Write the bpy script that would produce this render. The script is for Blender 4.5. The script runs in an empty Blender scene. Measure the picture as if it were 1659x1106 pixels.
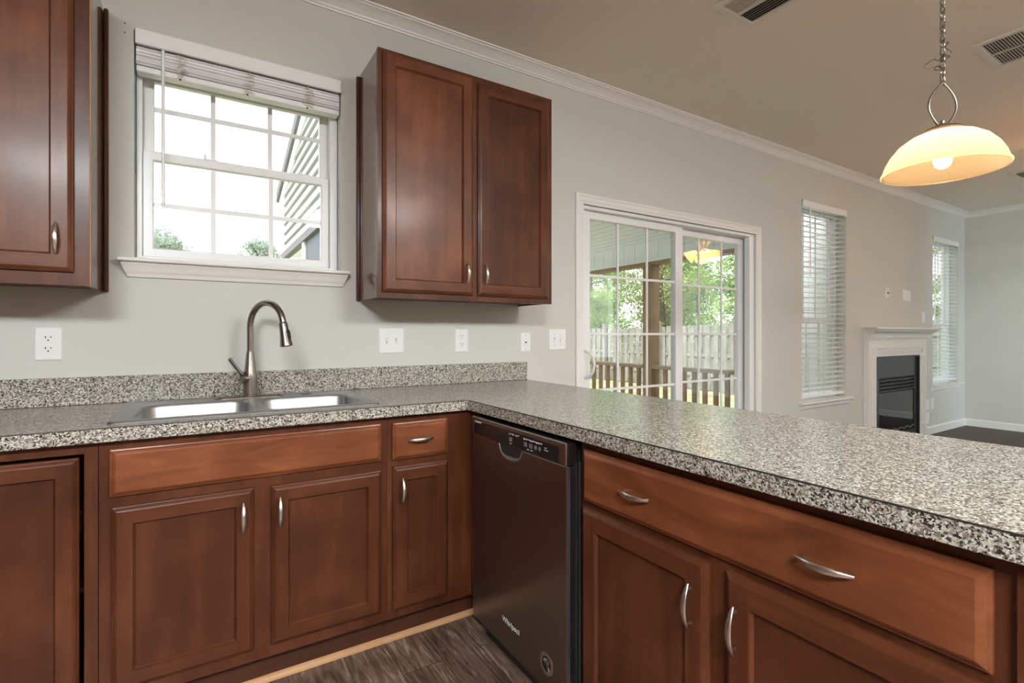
import bpy, bmesh, math, random
from mathutils import Vector, Matrix
R = math.radians
random.seed(7)
SC = bpy.context.scene
COL = SC.collection

# ------------------------------------------------------------------ camera
cd = bpy.data.cameras.new('camera')
cam = bpy.data.objects.new('camera', cd); COL.objects.link(cam)
cam.location = (0, -2.427, 1.174)
cam.rotation_euler = (R(90), 0, R(-31.96))
cd.sensor_width = 36.0
cd.lens = 815.6 / 1659 * 36
cd.shift_y = -11.6 / 1659
cd.clip_start = 0.02
SC.camera = cam

# ------------------------------------------------------------------ exposure, sky, sun, added lamp
SC.view_settings.view_transform = 'Standard'
SC.view_settings.look = 'None'
SC.view_settings.gamma = 1.0
SC.view_settings.use_curve_mapping = False
SC.view_settings.exposure = 0.2
SC.cycles.max_bounces = 10
SC.cycles.diffuse_bounces = 5
SC.cycles.transparent_max_bounces = 24
SC.cycles.sample_clamp_indirect = 6
SC.cycles.caustics_reflective = False
SC.cycles.caustics_refractive = False

w = bpy.data.worlds.new('overcast_sky'); SC.world = w; w.use_nodes = True
bg = w.node_tree.nodes['Background']
bg.inputs[0].default_value = (0.93, 0.97, 1.0, 1)
bg.inputs[1].default_value = 2.2

def light(name, kind, loc, rot, energy, color, size=None, sy=None, **k):
    d = bpy.data.lights.new(name, kind); d.energy = energy; d.color = color
    o = bpy.data.objects.new(name, d); COL.objects.link(o)
    o.location = loc; o.rotation_euler = rot
    if kind == 'AREA':
        d.shape = 'RECTANGLE'; d.size = size; d.size_y = sy or size
    for a, v in k.items(): setattr(d, a, v)
    return o
sd = Vector((0.60, 0.22, -0.76))
light('sun', 'SUN', (0, 0, 12), sd.to_track_quat('-Z', 'Y').to_euler(), 5.8, (1.0, 0.97, 0.93), angle=R(25))
# added lamp outside an invented opening, angled to brighten the far wall
wd = Vector((4.9, 7.6, -.8))
light('added_far_wall_light', 'AREA', (3.5, -8.5, 2.2), wd.to_track_quat('-Z', 'Y').to_euler(), 1150, (0.72, 0.93, 1.0), 2.6, 2.2)

# ------------------------------------------------------------------ materials
def new_mat(name):
    m = bpy.data.materials.new(name); m.use_nodes = True
    nt = m.node_tree
    return m, nt, nt.nodes['Principled BSDF']
def N(nt, t, **k):
    n = nt.nodes.new(t)
    for a, v in k.items(): setattr(n, a, v)
    return n
def mat(name, col, rough=0.5, metal=0.0, spec=0.5, coat=0.0, emit=None, es=0.0, bump=0.0, bscale=200):
    m, nt, b = new_mat(name)
    b.inputs['Base Color'].default_value = (*col, 1)
    b.inputs['Roughness'].default_value = rough
    b.inputs['Metallic'].default_value = metal
    b.inputs['Specular IOR Level'].default_value = spec
    b.inputs['Coat Weight'].default_value = coat
    if emit:
        b.inputs['Emission Color'].default_value = (*emit, 1)
        b.inputs['Emission Strength'].default_value = es
    if bump:
        tc = N(nt, 'ShaderNodeTexCoord'); nz = N(nt, 'ShaderNodeTexNoise'); bp = N(nt, 'ShaderNodeBump')
        nz.inputs['Scale'].default_value = bscale; nz.inputs['Detail'].default_value = 3
        bp.inputs['Strength'].default_value = bump; bp.inputs['Distance'].default_value = 0.002
        nt.links.new(tc.outputs['Object'], nz.inputs['Vector'])
        nt.links.new(nz.outputs['Fac'], bp.inputs['Height']); nt.links.new(bp.outputs[0], b.inputs['Normal'])
    return m
def ramp(nt, stops, interp='LINEAR'):
    r = N(nt, 'ShaderNodeValToRGB'); cr = r.color_ramp; cr.interpolation = interp
    while len(cr.elements) > 1: cr.elements.remove(cr.elements[-1])
    cr.elements[0].position = stops[0][0]; cr.elements[0].color = (*stops[0][1], 1)
    for p, c in stops[1:]:
        e = cr.elements.new(p); e.color = (*c, 1)
    return r
def wood(name, stops, scale, rough=0.35, detail=6, coat=0.10, mottling=0.5, dist=0.6):
    """stained timber: stretched grain plus soft blotches; scale = grain frequency per axis"""
    m, nt, b = new_mat(name); L = nt.links.new
    tc = N(nt, 'ShaderNodeTexCoord'); oi = N(nt, 'ShaderNodeObjectInfo')
    off = N(nt, 'ShaderNodeVectorMath', operation='SCALE'); off.inputs[0].default_value = (37, 51, 23)
    L(oi.outputs['Random'], off.inputs['Scale'])
    add = N(nt, 'ShaderNodeVectorMath', operation='ADD'); L(tc.outputs['Object'], add.inputs[0]); L(off.outputs[0], add.inputs[1])
    mp = N(nt, 'ShaderNodeMapping'); mp.inputs['Scale'].default_value = scale; L(add.outputs[0], mp.inputs['Vector'])
    nz = N(nt, 'ShaderNodeTexNoise'); nz.inputs['Scale'].default_value = 1.0; nz.inputs['Detail'].default_value = detail
    nz.inputs['Distortion'].default_value = dist; L(mp.outputs[0], nz.inputs['Vector'])
    n2 = N(nt, 'ShaderNodeTexNoise'); n2.inputs['Scale'].default_value = 5.0; n2.inputs['Detail'].default_value = 2; L(add.outputs[0], n2.inputs['Vector'])
    mx = N(nt, 'ShaderNodeMix'); mx.inputs[0].default_value = mottling
    L(nz.outputs['Fac'], mx.inputs[2]); L(n2.outputs['Fac'], mx.inputs[3])
    r = ramp(nt, stops); L(mx.outputs[0], r.inputs[0])
    L(r.outputs[0], b.inputs['Base Color'])
    b.inputs['Roughness'].default_value = rough; b.inputs['Coat Weight'].default_value = coat; b.inputs['Coat Roughness'].default_value = 0.15
    b.inputs['Specular IOR Level'].default_value = 0.3
    return m
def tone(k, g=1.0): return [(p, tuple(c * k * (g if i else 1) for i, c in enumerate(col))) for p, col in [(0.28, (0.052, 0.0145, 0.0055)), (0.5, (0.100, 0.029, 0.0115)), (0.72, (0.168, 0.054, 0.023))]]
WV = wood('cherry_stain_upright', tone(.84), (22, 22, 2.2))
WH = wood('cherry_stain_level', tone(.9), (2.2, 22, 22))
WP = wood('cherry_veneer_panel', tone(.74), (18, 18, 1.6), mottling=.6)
WPL = wood('cherry_veneer_panel_sheen_tone', tone(1.35, 1.05), (18, 18, 1.6), mottling=.6)  # lighter veneer tone, with the sheen on these doors put into the colour
WVL = wood('cherry_stain_upright_sheen_tone', tone(1.25, 1.05), (22, 22, 2.2))
WHL = wood('cherry_stain_level_sheen_tone', tone(1.25, 1.05), (2.2, 22, 22))
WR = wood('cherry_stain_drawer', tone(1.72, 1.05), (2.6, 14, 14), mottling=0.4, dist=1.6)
WD = wood('dark_toe_board', [(0.3, (0.05, 0.018, 0.01)), (0.7, (0.09, 0.03, 0.016))], (2, 20, 20), rough=0.45)
PINE = wood('raw_pine_strip', [(0.3, (0.50, 0.27, 0.13)), (0.7, (0.66, 0.40, 0.22))], (2, 40, 40), rough=0.5, coat=0)
RAW = mat('raw_edge_wood', (0.42, 0.20, 0.10), 0.6)
LAMSIDE = mat('cabinet_side_laminate', (0.15, 0.075, 0.05), 0.12, coat=0.5)
DECKW = wood('treated_lumber', [(0.3, (0.26, 0.15, 0.08)), (0.7, (0.44, 0.29, 0.17))], (12, 12, 1.5), rough=0.8, coat=0)
FENCEW = wood('weathered_fence_wood', [(0.3, (0.15, 0.138, 0.118)), (0.55, (0.245, 0.232, 0.21)), (0.75, (0.305, 0.295, 0.275))], (9, 9, 1.0), rough=0.9, coat=0)
RAILTOP = wood('weathered_rail_wood', [(0.3, (0.30, 0.20, 0.13)), (0.7, (0.45, 0.33, 0.23))], (9, 1.5, 9), rough=0.85, coat=0)
WALL = mat('greige_wall_paint', (0.60, 0.60, 0.562), 0.75, spec=0.3, bump=0.06, bscale=260)
CEIL = mat('beige_ceiling_paint', (0.83, 0.785, 0.70), 0.9, spec=0.2)
TRIM = mat('white_trim_paint', (0.80, 0.79, 0.76), 0.35)
VINYL = mat('white_vinyl', (0.82, 0.83, 0.83), 0.3)
BLIND = mat('white_blind_slat', (0.86, 0.87, 0.87), 0.35)
def slat_mat():
    m, nt, b = new_mat('white_vinyl_slat'); L = nt.links.new
    b.inputs['Base Color'].default_value = (0.93, 0.94, 0.94, 1); b.inputs['Roughness'].default_value = 0.4
    tr = N(nt, 'ShaderNodeBsdfTranslucent'); tr.inputs[0].default_value = (0.93, 0.95, 0.95, 1); mx = N(nt, 'ShaderNodeMixShader'); mx.inputs[0].default_value = 0.75
    out = [n for n in nt.nodes if n.type == 'OUTPUT_MATERIAL'][0]
    L(b.outputs[0], mx.inputs[1]); L(tr.outputs[0], mx.inputs[2]); L(mx.outputs[0], out.inputs[0]); return m
SLAT = slat_mat()
PLATE = mat('white_cover_plate', (0.80, 0.81, 0.80), 0.3)
DARK = mat('dark_slot', (0.015, 0.015, 0.015), 0.6)
BLACK = mat('black_plastic', (0.012, 0.012, 0.013), 0.25)
MATTEBLACK = mat('black_metal', (0.02, 0.021, 0.022), 0.4)
STEEL = mat('brushed_steel_sink', (0.42, 0.43, 0.435), 0.42, 1.0)
NICKEL = mat('brushed_nickel', (0.66, 0.64, 0.61), 0.28, 1.0)
FAUCETM = mat('brushed_faucet_nickel', (0.34, 0.31, 0.29), 0.27, 1.0)
LAMPM = mat('satin_lamp_nickel', (0.36, 0.33, 0.29), 0.3, 1.0)
CORD = mat('clear_brown_cord', (0.16, 0.13, 0.10), 0.35)
STRING = mat('blind_cord', (0.62, 0.57, 0.48), 0.7)
SCREENW = mat('seam_dark', (0.03, 0.028, 0.026), 0.5)
SHINGLE = mat('grey_roof_shingle', (0.16, 0.16, 0.17), 0.95, bump=1.0, bscale=60)
SIDING = mat('white_house_siding', (0.88, 0.89, 0.90), 0.6)
SOFFIT = mat('white_porch_boards', (0.90, 0.94, 0.96), 0.5)
SCREENP = mat('dark_porch_screen', (0.05, 0.065, 0.085), 0.5)
BARK = mat('pine_bark', (0.10, 0.075, 0.055), 0.9, bump=0.8, bscale=30)
MARK = mat('white_print', (0.75, 0.75, 0.75), 0.5)
GREYMARK = mat('grey_print', (0.16, 0.16, 0.17), 0.4)
RINGM = mat('bronze_print', (0.16, 0.11, 0.085), 0.4)

def dw_steel():
    m, nt, b = new_mat('dark_brushed_steel'); L = nt.links.new
    b.inputs['Base Color'].default_value = (0.30, 0.275, 0.265, 1); b.inputs['Metallic'].default_value = 1.0
    b.inputs['Roughness'].default_value = 0.3
    tc = N(nt, 'ShaderNodeTexCoord'); mp = N(nt, 'ShaderNodeMapping'); mp.inputs['Scale'].default_value = (3, 3, 600)
    nz = N(nt, 'ShaderNodeTexNoise'); nz.inputs['Scale'].default_value = 1; bp = N(nt, 'ShaderNodeBump'); bp.inputs['Strength'].default_value = 0.05
    bp.inputs['Distance'].default_value = 0.001
    L(tc.outputs['Object'], mp.inputs[0]); L(mp.outputs[0], nz.inputs['Vector']); L(nz.outputs['Fac'], bp.inputs['Height']); L(bp.outputs[0], b.inputs['Normal'])
    return m
DWS = dw_steel()

def granite():
    m, nt, b = new_mat('speckled_laminate'); L = nt.links.new
    tc = N(nt, 'ShaderNodeTexCoord')
    nz = N(nt, 'ShaderNodeTexNoise'); nz.inputs['Scale'].default_value = 130; nz.inputs['Detail'].default_value = 2
    L(tc.outputs['Object'], nz.inputs['Vector'])
    sc = N(nt, 'ShaderNodeVectorMath', operation='SCALE'); sc.inputs['Scale'].default_value = 0.012; L(nz.outputs['Color'], sc.inputs[0])
    ad = N(nt, 'ShaderNodeVectorMath', operation='ADD'); L(tc.outputs['Object'], ad.inputs[0]); L(sc.outputs[0], ad.inputs[1])
    vo = N(nt, 'ShaderNodeTexVoronoi'); vo.inputs['Scale'].default_value = 310; L(ad.outputs[0], vo.inputs['Vector'])
    sp = N(nt, 'ShaderNodeSeparateColor'); L(vo.outputs['Color'], sp.inputs[0])
    r = ramp(nt, [(0.0, (0.03, 0.028, 0.025)), (0.16, (0.09, 0.08, 0.068)), (0.27, (0.22, 0.185, 0.15)), (0.46, (0.33, 0.285, 0.24)),
                  (0.60, (0.48, 0.47, 0.42)), (0.82, (0.62, 0.625, 0.58))], 'CONSTANT')
    L(sp.outputs[0], r.inputs[0]); L(r.outputs[0], b.inputs['Base Color'])
    b.inputs['Roughness'].default_value = 0.2; b.inputs['Specular IOR Level'].default_value = 0.6
    return m
GRAN = granite()

def plank_floor():
    m, nt, b = new_mat('rustic_plank_floor'); L = nt.links.new
    tc = N(nt, 'ShaderNodeTexCoord'); mp = N(nt, 'ShaderNodeMapping'); mp.inputs['Rotation'].default_value = (0, 0, R(90))
    L(tc.outputs['Object'], mp.inputs[0])
    br = N(nt, 'ShaderNodeTexBrick'); br.offset = 0.37
    br.inputs['Scale'].default_value = 1; br.inputs['Mortar Size'].default_value = 0.0012; br.inputs['Brick Width'].default_value = 1.2
    br.inputs['Row Height'].default_value = 0.15; br.inputs['Color1'].default_value = (0, 0, 0, 1); br.inputs['Color2'].default_value = (1, 1, 1, 1)
    br.inputs['Mortar'].default_value = (0.5, 0.5, 0.5, 1)
    L(mp.outputs[0], br.inputs['Vector'])
    off = N(nt, 'ShaderNodeVectorMath', operation='SCALE'); off.inputs['Scale'].default_value = 9.0; L(br.outputs['Color'], off.inputs[0])
    ad = N(nt, 'ShaderNodeVectorMath', operation='ADD'); L(mp.outputs[0], ad.inputs[0]); L(off.outputs[0], ad.inputs[1])
    m2 = N(nt, 'ShaderNodeMapping'); m2.inputs['Scale'].default_value = (3.0, 26, 1); L(ad.outputs[0], m2.inputs[0])
    nz = N(nt, 'ShaderNodeTexNoise'); nz.inputs['Scale'].default_value = 1.0; nz.inputs['Detail'].default_value = 8; nz.inputs['Roughness'].default_value = 0.7
    nz.inputs['Distortion'].default_value = 2.2; L(m2.outputs[0], nz.inputs['Vector'])
    n3 = N(nt, 'ShaderNodeTexNoise'); n3.inputs['Scale'].default_value = 3.2; n3.inputs['Detail'].default_value = 3; L(ad.outputs[0], n3.inputs['Vector'])
    mx = N(nt, 'ShaderNodeMix'); mx.inputs[0].default_value = 0.35; L(nz.outputs['Fac'], mx.inputs[2]); L(n3.outputs['Fac'], mx.inputs[3])
    r = ramp(nt, [(0.34, (0.030, 0.017, 0.011)), (0.44, (0.11, 0.065, 0.044)), (0.53, (0.20, 0.13, 0.094)), (0.63, (0.46, 0.36, 0.29))])
    L(mx.outputs[0], r.inputs[0])
    dk = N(nt, 'ShaderNodeMix', data_type='RGBA'); dk.inputs[7].default_value = (0.01, 0.008, 0.006, 1)
    L(br.outputs['Fac'], dk.inputs[0]); L(r.outputs[0], dk.inputs[6]); L(dk.outputs[2], b.inputs['Base Color'])
    b.inputs['Roughness'].default_value = 0.38
    return m
FLOOR = plank_floor()

def carpet():
    return mat('dark_brown_floor', (0.085, 0.062, 0.05), 0.6, bump=0.2, bscale=90)
def glass_mat(name, tint=(0.97, 0.99, 0.98), refl=1.0):
    m = bpy.data.materials.new(name); m.use_nodes = True; nt = m.node_tree; nt.nodes.clear(); L = nt.links.new
    o = N(nt, 'ShaderNodeOutputMaterial'); mx = N(nt, 'ShaderNodeMixShader'); t = N(nt, 'ShaderNodeBsdfTransparent'); g = N(nt, 'ShaderNodeBsdfGlossy')
    fr = N(nt, 'ShaderNodeFresnel'); ge = N(nt, 'ShaderNodeNewGeometry'); mr = N(nt, 'ShaderNodeMapRange')
    mr.inputs['To Min'].default_value = 1.5; mr.inputs['To Max'].default_value = 1 / 1.5
    L(ge.outputs['Backfacing'], mr.inputs['Value']); L(mr.outputs[0], fr.inputs['IOR'])
    t.inputs[0].default_value = (*tint, 1); g.inputs['Roughness'].default_value = 0.0; g.inputs[0].default_value = (refl, refl, refl, 1)
    L(fr.outputs[0], mx.inputs[0]); L(t.outputs[0], mx.inputs[1]); L(g.outputs[0], mx.inputs[2]); L(mx.outputs[0], o.inputs[0])
    return m
GLASS = glass_mat('window_glass')
FGLASS = glass_mat('smoked_fireplace_glass', (0.35, 0.35, 0.36))

def shade_mat():
    m = bpy.data.materials.new('amber_alabaster_glass'); m.use_nodes = True; nt = m.node_tree; nt.nodes.clear(); L = nt.links.new
    o = N(nt, 'ShaderNodeOutputMaterial'); mx = N(nt, 'ShaderNodeMixShader'); mx2 = N(nt, 'ShaderNodeMixShader')
    d = N(nt, 'ShaderNodeBsdfDiffuse'); t = N(nt, 'ShaderNodeBsdfTranslucent'); g = N(nt, 'ShaderNodeBsdfGlossy')
    d.inputs[0].default_value = (0.62, 0.46, 0.29, 1); t.inputs[0].default_value = (0.60, 0.445, 0.275, 1); g.inputs['Roughness'].default_value = 0.25
    mx.inputs[0].default_value = 0.92; mx2.inputs[0].default_value = 0.05
    L(d.outputs[0], mx.inputs[1]); L(t.outputs[0], mx.inputs[2]); L(mx.outputs[0], mx2.inputs[1]); L(g.outputs[0], mx2.inputs[2]); L(mx2.outputs[0], o.inputs[0])
    return m
SHADE = shade_mat()
def shade_in():
    m = bpy.data.materials.new('amber_glass_inner_skin'); m.use_nodes = True; nt = m.node_tree; nt.nodes.clear(); L = nt.links.new
    o = N(nt, 'ShaderNodeOutputMaterial'); mx = N(nt, 'ShaderNodeMixShader'); t = N(nt, 'ShaderNodeBsdfTransparent'); d = N(nt, 'ShaderNodeBsdfDiffuse')
    t.inputs[0].default_value = (1, .97, .92, 1); d.inputs[0].default_value = (0.75, 0.55, 0.36, 1); mx.inputs[0].default_value = 0.10
    L(t.outputs[0], mx.inputs[1]); L(d.outputs[0], mx.inputs[2]); L(mx.outputs[0], o.inputs[0]); return m
SHADE_IN = shade_in()
BULB = mat('lit_bulb', (1, 1, 1), 0.5, emit=(1.0, 0.80, 0.52), es=160)
FANBULB = mat('lit_fan_glass', (1, 0.9, 0.8), 0.5, emit=(1.0, 0.44, 0.14), es=11.5)
DIFFUSER = mat('added_box_diffuser', (0.9, 0.9, 0.9), 0.5, emit=(0.93, 0.98, 0.99), es=84)  # glow of the unseen ceiling boxes added to light the kitchen
DIFFUSER2 = mat('added_box_diffuser_right', (0.9, 0.9, 0.9), 0.5, emit=(0.95, 0.98, 0.97), es=56)

def leaf_mat(name, a, b2, c):
    m, nt, b = new_mat(name); L = nt.links.new
    tc = N(nt, 'ShaderNodeTexCoord'); nz = N(nt, 'ShaderNodeTexNoise'); nz.inputs['Scale'].default_value = 0.9; nz.inputs['Detail'].default_value = 4
    L(tc.outputs['Object'], nz.inputs['Vector'])
    r = ramp(nt, [(0.3, a), (0.5, b2), (0.68, c)]); L(nz.outputs['Fac'], r.inputs[0]); L(r.outputs[0], b.inputs['Base Color'])
    b.inputs['Roughness'].default_value = 0.7; b.inputs['Specular IOR Level'].default_value = 0.2
    tr = N(nt, 'ShaderNodeBsdfTranslucent'); L(r.outputs[0], tr.inputs[0]); mx = N(nt, 'ShaderNodeMixShader'); mx.inputs[0].default_value = 0.4
    out = [n for n in nt.nodes if n.type == 'OUTPUT_MATERIAL'][0]
    L(b.outputs[0], mx.inputs[1]); L(tr.outputs[0], mx.inputs[2]); L(mx.outputs[0], out.inputs[0])
    return m
PINEL = leaf_mat('pine_needles', (0.10, 0.17, 0.06), (0.27, 0.40, 0.12), (0.50, 0.60, 0.19))
OAKL = leaf_mat('olive_leaves', (0.12, 0.15, 0.06), (0.27, 0.32, 0.12), (0.46, 0.47, 0.20))
FARL = leaf_mat('washed_out_far_leaves', (0.25, 0.33, 0.26), (0.36, 0.44, 0.36), (0.48, 0.54, 0.46))  # haze and overexposure on the far trees are put into this pale green
def grass_mat():
    m, nt, b = new_mat('dry_lawn'); L = nt.links.new
    tc = N(nt, 'ShaderNodeTexCoord'); nz = N(nt, 'ShaderNodeTexNoise'); nz.inputs['Scale'].default_value = 2.5; nz.inputs['Detail'].default_value = 6
    L(tc.outputs['Object'], nz.inputs['Vector'])
    r = ramp(nt, [(0.35, (0.22, 0.24, 0.11)), (0.5, (0.31, 0.305, 0.17)), (0.65, (0.38, 0.36, 0.235))]); L(nz.outputs['Fac'], r.inputs[0]); L(r.outputs[0], b.inputs['Base Color'])
    b.inputs['Roughness'].default_value = 0.95
    return m
LAWN = grass_mat()

# ------------------------------------------------------------------ mesh helpers
class MB:
    def __init__(s): s.v = []; s.f = []; s.m = []
    def add(s, vs, fs, mi=0):
        o = len(s.v); s.v += [tuple(v) for v in vs]
        for f in fs: s.f.append([o + i for i in f]); s.m.append(mi)
        return s
    def box(s, x0, x1, y0, y1, z0, z1, mi=0):
        v = [(x, y, z) for z in (z0, z1) for y in (y0, y1) for x in (x0, x1)]
        return s.add(v, [(0, 2, 3, 1), (4, 5, 7, 6), (0, 1, 5, 4), (2, 6, 7, 3), (0, 4, 6, 2), (1, 3, 7, 5)], mi)
    def prism(s, prof, axis, a, b, mi=0):
        n = len(prof)
        def P(p, t):
            if axis == 'x': return (t, p[0], p[1])
            if axis == 'y': return (p[0], t, p[1])
            return (p[0], p[1], t)
        v = [P(p, a) for p in prof] + [P(p, b) for p in prof]
        f = [(i, (i + 1) % n, n + (i + 1) % n, n + i) for i in range(n)]
        f += [tuple(range(n))[::-1], tuple(range(n, 2 * n))]
        return s.add(v, f, mi)
    def tube(s, pts, rad, seg=10, closed=False, mi=0, flat=None):
        pts = [Vector(p) for p in pts]; n = len(pts)
        if not hasattr(rad, '__len__'): rad = [rad] * n
        o = len(s.v); up = None
        for i in range(n):
            a = pts[(i - 1) % n] if (closed or i > 0) else pts[i]
            b = pts[(i + 1) % n] if (closed or i < n - 1) else pts[i]
            t = (b - a).normalized()
            if up is None:
                up = Vector((0, 0, 1)) if abs(t.z) < 0.9 else Vector((1, 0, 0))
            u = (up - t * up.dot(t)).normalized(); up = u; w_ = t.cross(u)
            for k in range(seg):
                c = 2 * math.pi * k / seg
                s.v.append(tuple(pts[i] + rad[i] * (math.cos(c) * u + math.sin(c) * w_)))
        m_ = n if closed else n - 1
        for i in range(m_):
            j = (i + 1) % n
            for k in range(seg):
                l = (k + 1) % seg
                s.f.append([o + i * seg + k, o + i * seg + l, o + j * seg + l, o + j * seg + k]); s.m.append(mi)
        if not closed:
            s.f.append([o + k for k in range(seg)][::-1]); s.m.append(mi)
            s.f.append([o + (n - 1) * seg + k for k in range(seg)]); s.m.append(mi)
        return s
    def lathe(s, prof, c=(0, 0, 0), seg=32, mi=0, rot=None, cap=True):
        o = len(s.v); n = len(prof); M = rot or Matrix.Identity(3)
        for r, z in prof:
            for k in range(seg):
                a = 2 * math.pi * k / seg
                s.v.append(tuple(M @ Vector((r * math.cos(a), r * math.sin(a), z)) + Vector(c)))
        for i in range(n - 1):
            for k in range(seg):
                l = (k + 1) % seg
                s.f.append([o + i * seg + k, o + i * seg + l, o + (i + 1) * seg + l, o + (i + 1) * seg + k]); s.m.append(mi)
        if cap:
            s.f.append([o + k for k in range(seg)][::-1]); s.m.append(mi)
            s.f.append([o + (n - 1) * seg + k for k in range(seg)]); s.m.append(mi)
        return s
    def grid(s, us, vs, solid, a, b, axes='xz', mi=0):
        """slab between a and b (third axis) whose cells solid(i,j) are filled: walls with openings, frames"""
        def P(u, v, t):
            if axes == 'xz': return (u, t, v)
            if axes == 'yz': return (t, u, v)
            return (u, v, t)
        nu, nv = len(us) - 1, len(vs) - 1
        S = [[bool(solid(i, j)) for j in range(nv)] for i in range(nu)]
        g = lambda i, j: 0 <= i < nu and 0 <= j < nv and S[i][j]
        for i in range(nu):
            for j in range(nv):
                if not S[i][j]: continue
                u0, u1, v0, v1 = us[i], us[i + 1], vs[j], vs[j + 1]
                q = []
                q.append([P(u0, v0, a), P(u1, v0, a), P(u1, v1, a), P(u0, v1, a)])
                q.append([P(u0, v0, b), P(u0, v1, b), P(u1, v1, b), P(u1, v0, b)])
                if not g(i - 1, j): q.append([P(u0, v0, a), P(u0, v1, a), P(u0, v1, b), P(u0, v0, b)])
                if not g(i + 1, j): q.append([P(u1, v0, a), P(u1, v0, b), P(u1, v1, b), P(u1, v1, a)])
                if not g(i, j - 1): q.append([P(u0, v0, a), P(u0, v0, b), P(u1, v0, b), P(u1, v0, a)])
                if not g(i, j + 1): q.append([P(u0, v1, a), P(u1, v1, a), P(u1, v1, b), P(u0, v1, b)])
                for x in q: s.add(x, [(0, 1, 2, 3)], mi)
        return s
    def frame(s, x0, x1, z0, z1, t, y0, y1, mi=0, b=None, tp=None):
        b = t if b is None else b; tp = t if tp is None else tp
        return s.grid([x0, x0 + t, x1 - t, x1], [z0, z0 + b, z1 - tp, z1], lambda i, j: not (i == 1 and j == 1), y0, y1, 'xz', mi)

INV = {}
def finish(name, mb, mats, parent=None, bevel=0, smooth=False, world=True, seg=1, merge=True):
    me = bpy.data.meshes.new(name)
    vs = mb.v
    if parent is not None and world:
        Mi = INV[parent.name]; vs = [tuple(Mi @ Vector(v)) for v in vs]
    me.from_pydata(vs, [], mb.f)
    mats = mats if isinstance(mats, (list, tuple)) else [mats]
    for x in mats: me.materials.append(x)
    me.polygons.foreach_set('material_index', mb.m)
    bm = bmesh.new(); bm.from_mesh(me)
    if merge: bmesh.ops.remove_doubles(bm, verts=bm.verts, dist=1e-5)
    bmesh.ops.recalc_face_normals(bm, faces=bm.faces)
    if bevel:
        es = [e for e in bm.edges if len(e.link_faces) == 2 and e.calc_face_angle(0) > R(35)]
        bmesh.ops.bevel(bm, geom=es, offset=bevel, segments=seg, affect='EDGES', profile=0.5, clamp_overlap=True)
    bm.to_mesh(me); bm.free()
    if smooth:
        me.shade_smooth(); me.set_sharp_from_angle(angle=R(40))
    o = bpy.data.objects.new(name, me); COL.objects.link(o)
    if parent is not None:
        o.parent = parent; INV[o.name] = INV[parent.name]
    return o
def thing(name, label, cat, loc, rotz=0, group=None):
    o = bpy.data.objects.new(name, None); COL.objects.link(o)
    o.empty_display_size = 0.05
    o.location = loc; o.rotation_euler = (0, 0, rotz)
    INV[o.name] = (Matrix.Translation(loc) @ Matrix.Rotation(rotz, 4, 'Z')).inverted()
    o['label'] = label; o['category'] = cat
    if group: o['group'] = group
    return o
def tag(o, label, cat, group=None):
    o['label'] = label; o['category'] = cat
    if group: o['group'] = group
    return o
def struct(name, mb, m, bevel=0, smooth=False):
    o = finish(name, mb, m, None, bevel, smooth); o['kind'] = 'structure'; INV[o.name] = Matrix.Identity(4); return o
def struct_root(name, loc=(0, 0, 0)):
    o = bpy.data.objects.new(name, None); COL.objects.link(o); o.location = loc
    INV[o.name] = Matrix.Translation(loc).inverted(); o['kind'] = 'structure'; return o
def copy_tree(o, parent=None):
    c = o.copy(); COL.objects.link(c)
    if parent is not None: c.parent = parent
    for ch in list(o.children): copy_tree(ch, c)
    return c

# ------------------------------------------------------------------ setting: shell of the room
BROWNW = mat('dark_unseen_wall', (.10, .055, .038), .5)  # unseen walls coloured dark to cut bounce light and reflections on the cabinets
XL, XR, YB, ZC = -2.3, 8.42, -5.3, 2.735
KW = (-0.21, 0.568, 1.452, 2.353)       # kitchen window opening
SD = (2.033, 3.852, -0.02, 1.988)       # sliding door opening
W2 = (4.543, 5.330, 0.552, 2.372)
W3 = (7.400, 8.190, 0.552, 2.345)
OP = [KW, SD, W2, W3]
xs = sorted({XL - .15, XR + .15, *[o[0] for o in OP], *[o[1] for o in OP]})
zs = sorted({-0.5, ZC + .1, *[o[2] for o in OP], *[o[3] for o in OP]})
def hole(u, v): return any(o[0] < u < o[1] and o[2] < v < o[3] for o in OP)
struct('wall_north', MB().grid(xs, zs, lambda i, j: not hole((xs[i] + xs[i + 1]) / 2, (zs[j] + zs[j + 1]) / 2), 0, 0.17), WALL)
struct('wall_east', MB().box(XR, XR + .15, YB, 0, -.1, ZC + .1), WALL)
struct('wall_west', MB().box(XL - .15, XL, YB, 0, -.1, ZC + .1), BROWNW)
RW = [(5.55, 7.4, 0.7, 2.4)]  # invented opening that shapes the added lamp's beam on the far wall
xs2 = [2.6, RW[0][0], RW[0][1], XR + .15]; zs2 = [-.1, RW[0][2], RW[0][3], ZC + .1]
struct('wall_south', MB().grid(xs2, zs2, lambda i, j: not (i == 1 and j == 1), YB, YB - .15), WALL)
struct('wall_south_kitchen', MB().box(XL - .15, 2.6, YB - .15, YB, -.1, ZC + .1), BROWNW)
struct('ceiling', MB().box(XL - .15, XR + .15, YB - .15, 0.17, ZC, ZC + .12), CEIL)
struct('floor', MB().box(XL, 4.6, YB, 0, -.1, 0), FLOOR)
struct('floor_living', MB().box(4.6, XR, YB, 0, -.1, 0), carpet())
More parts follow.
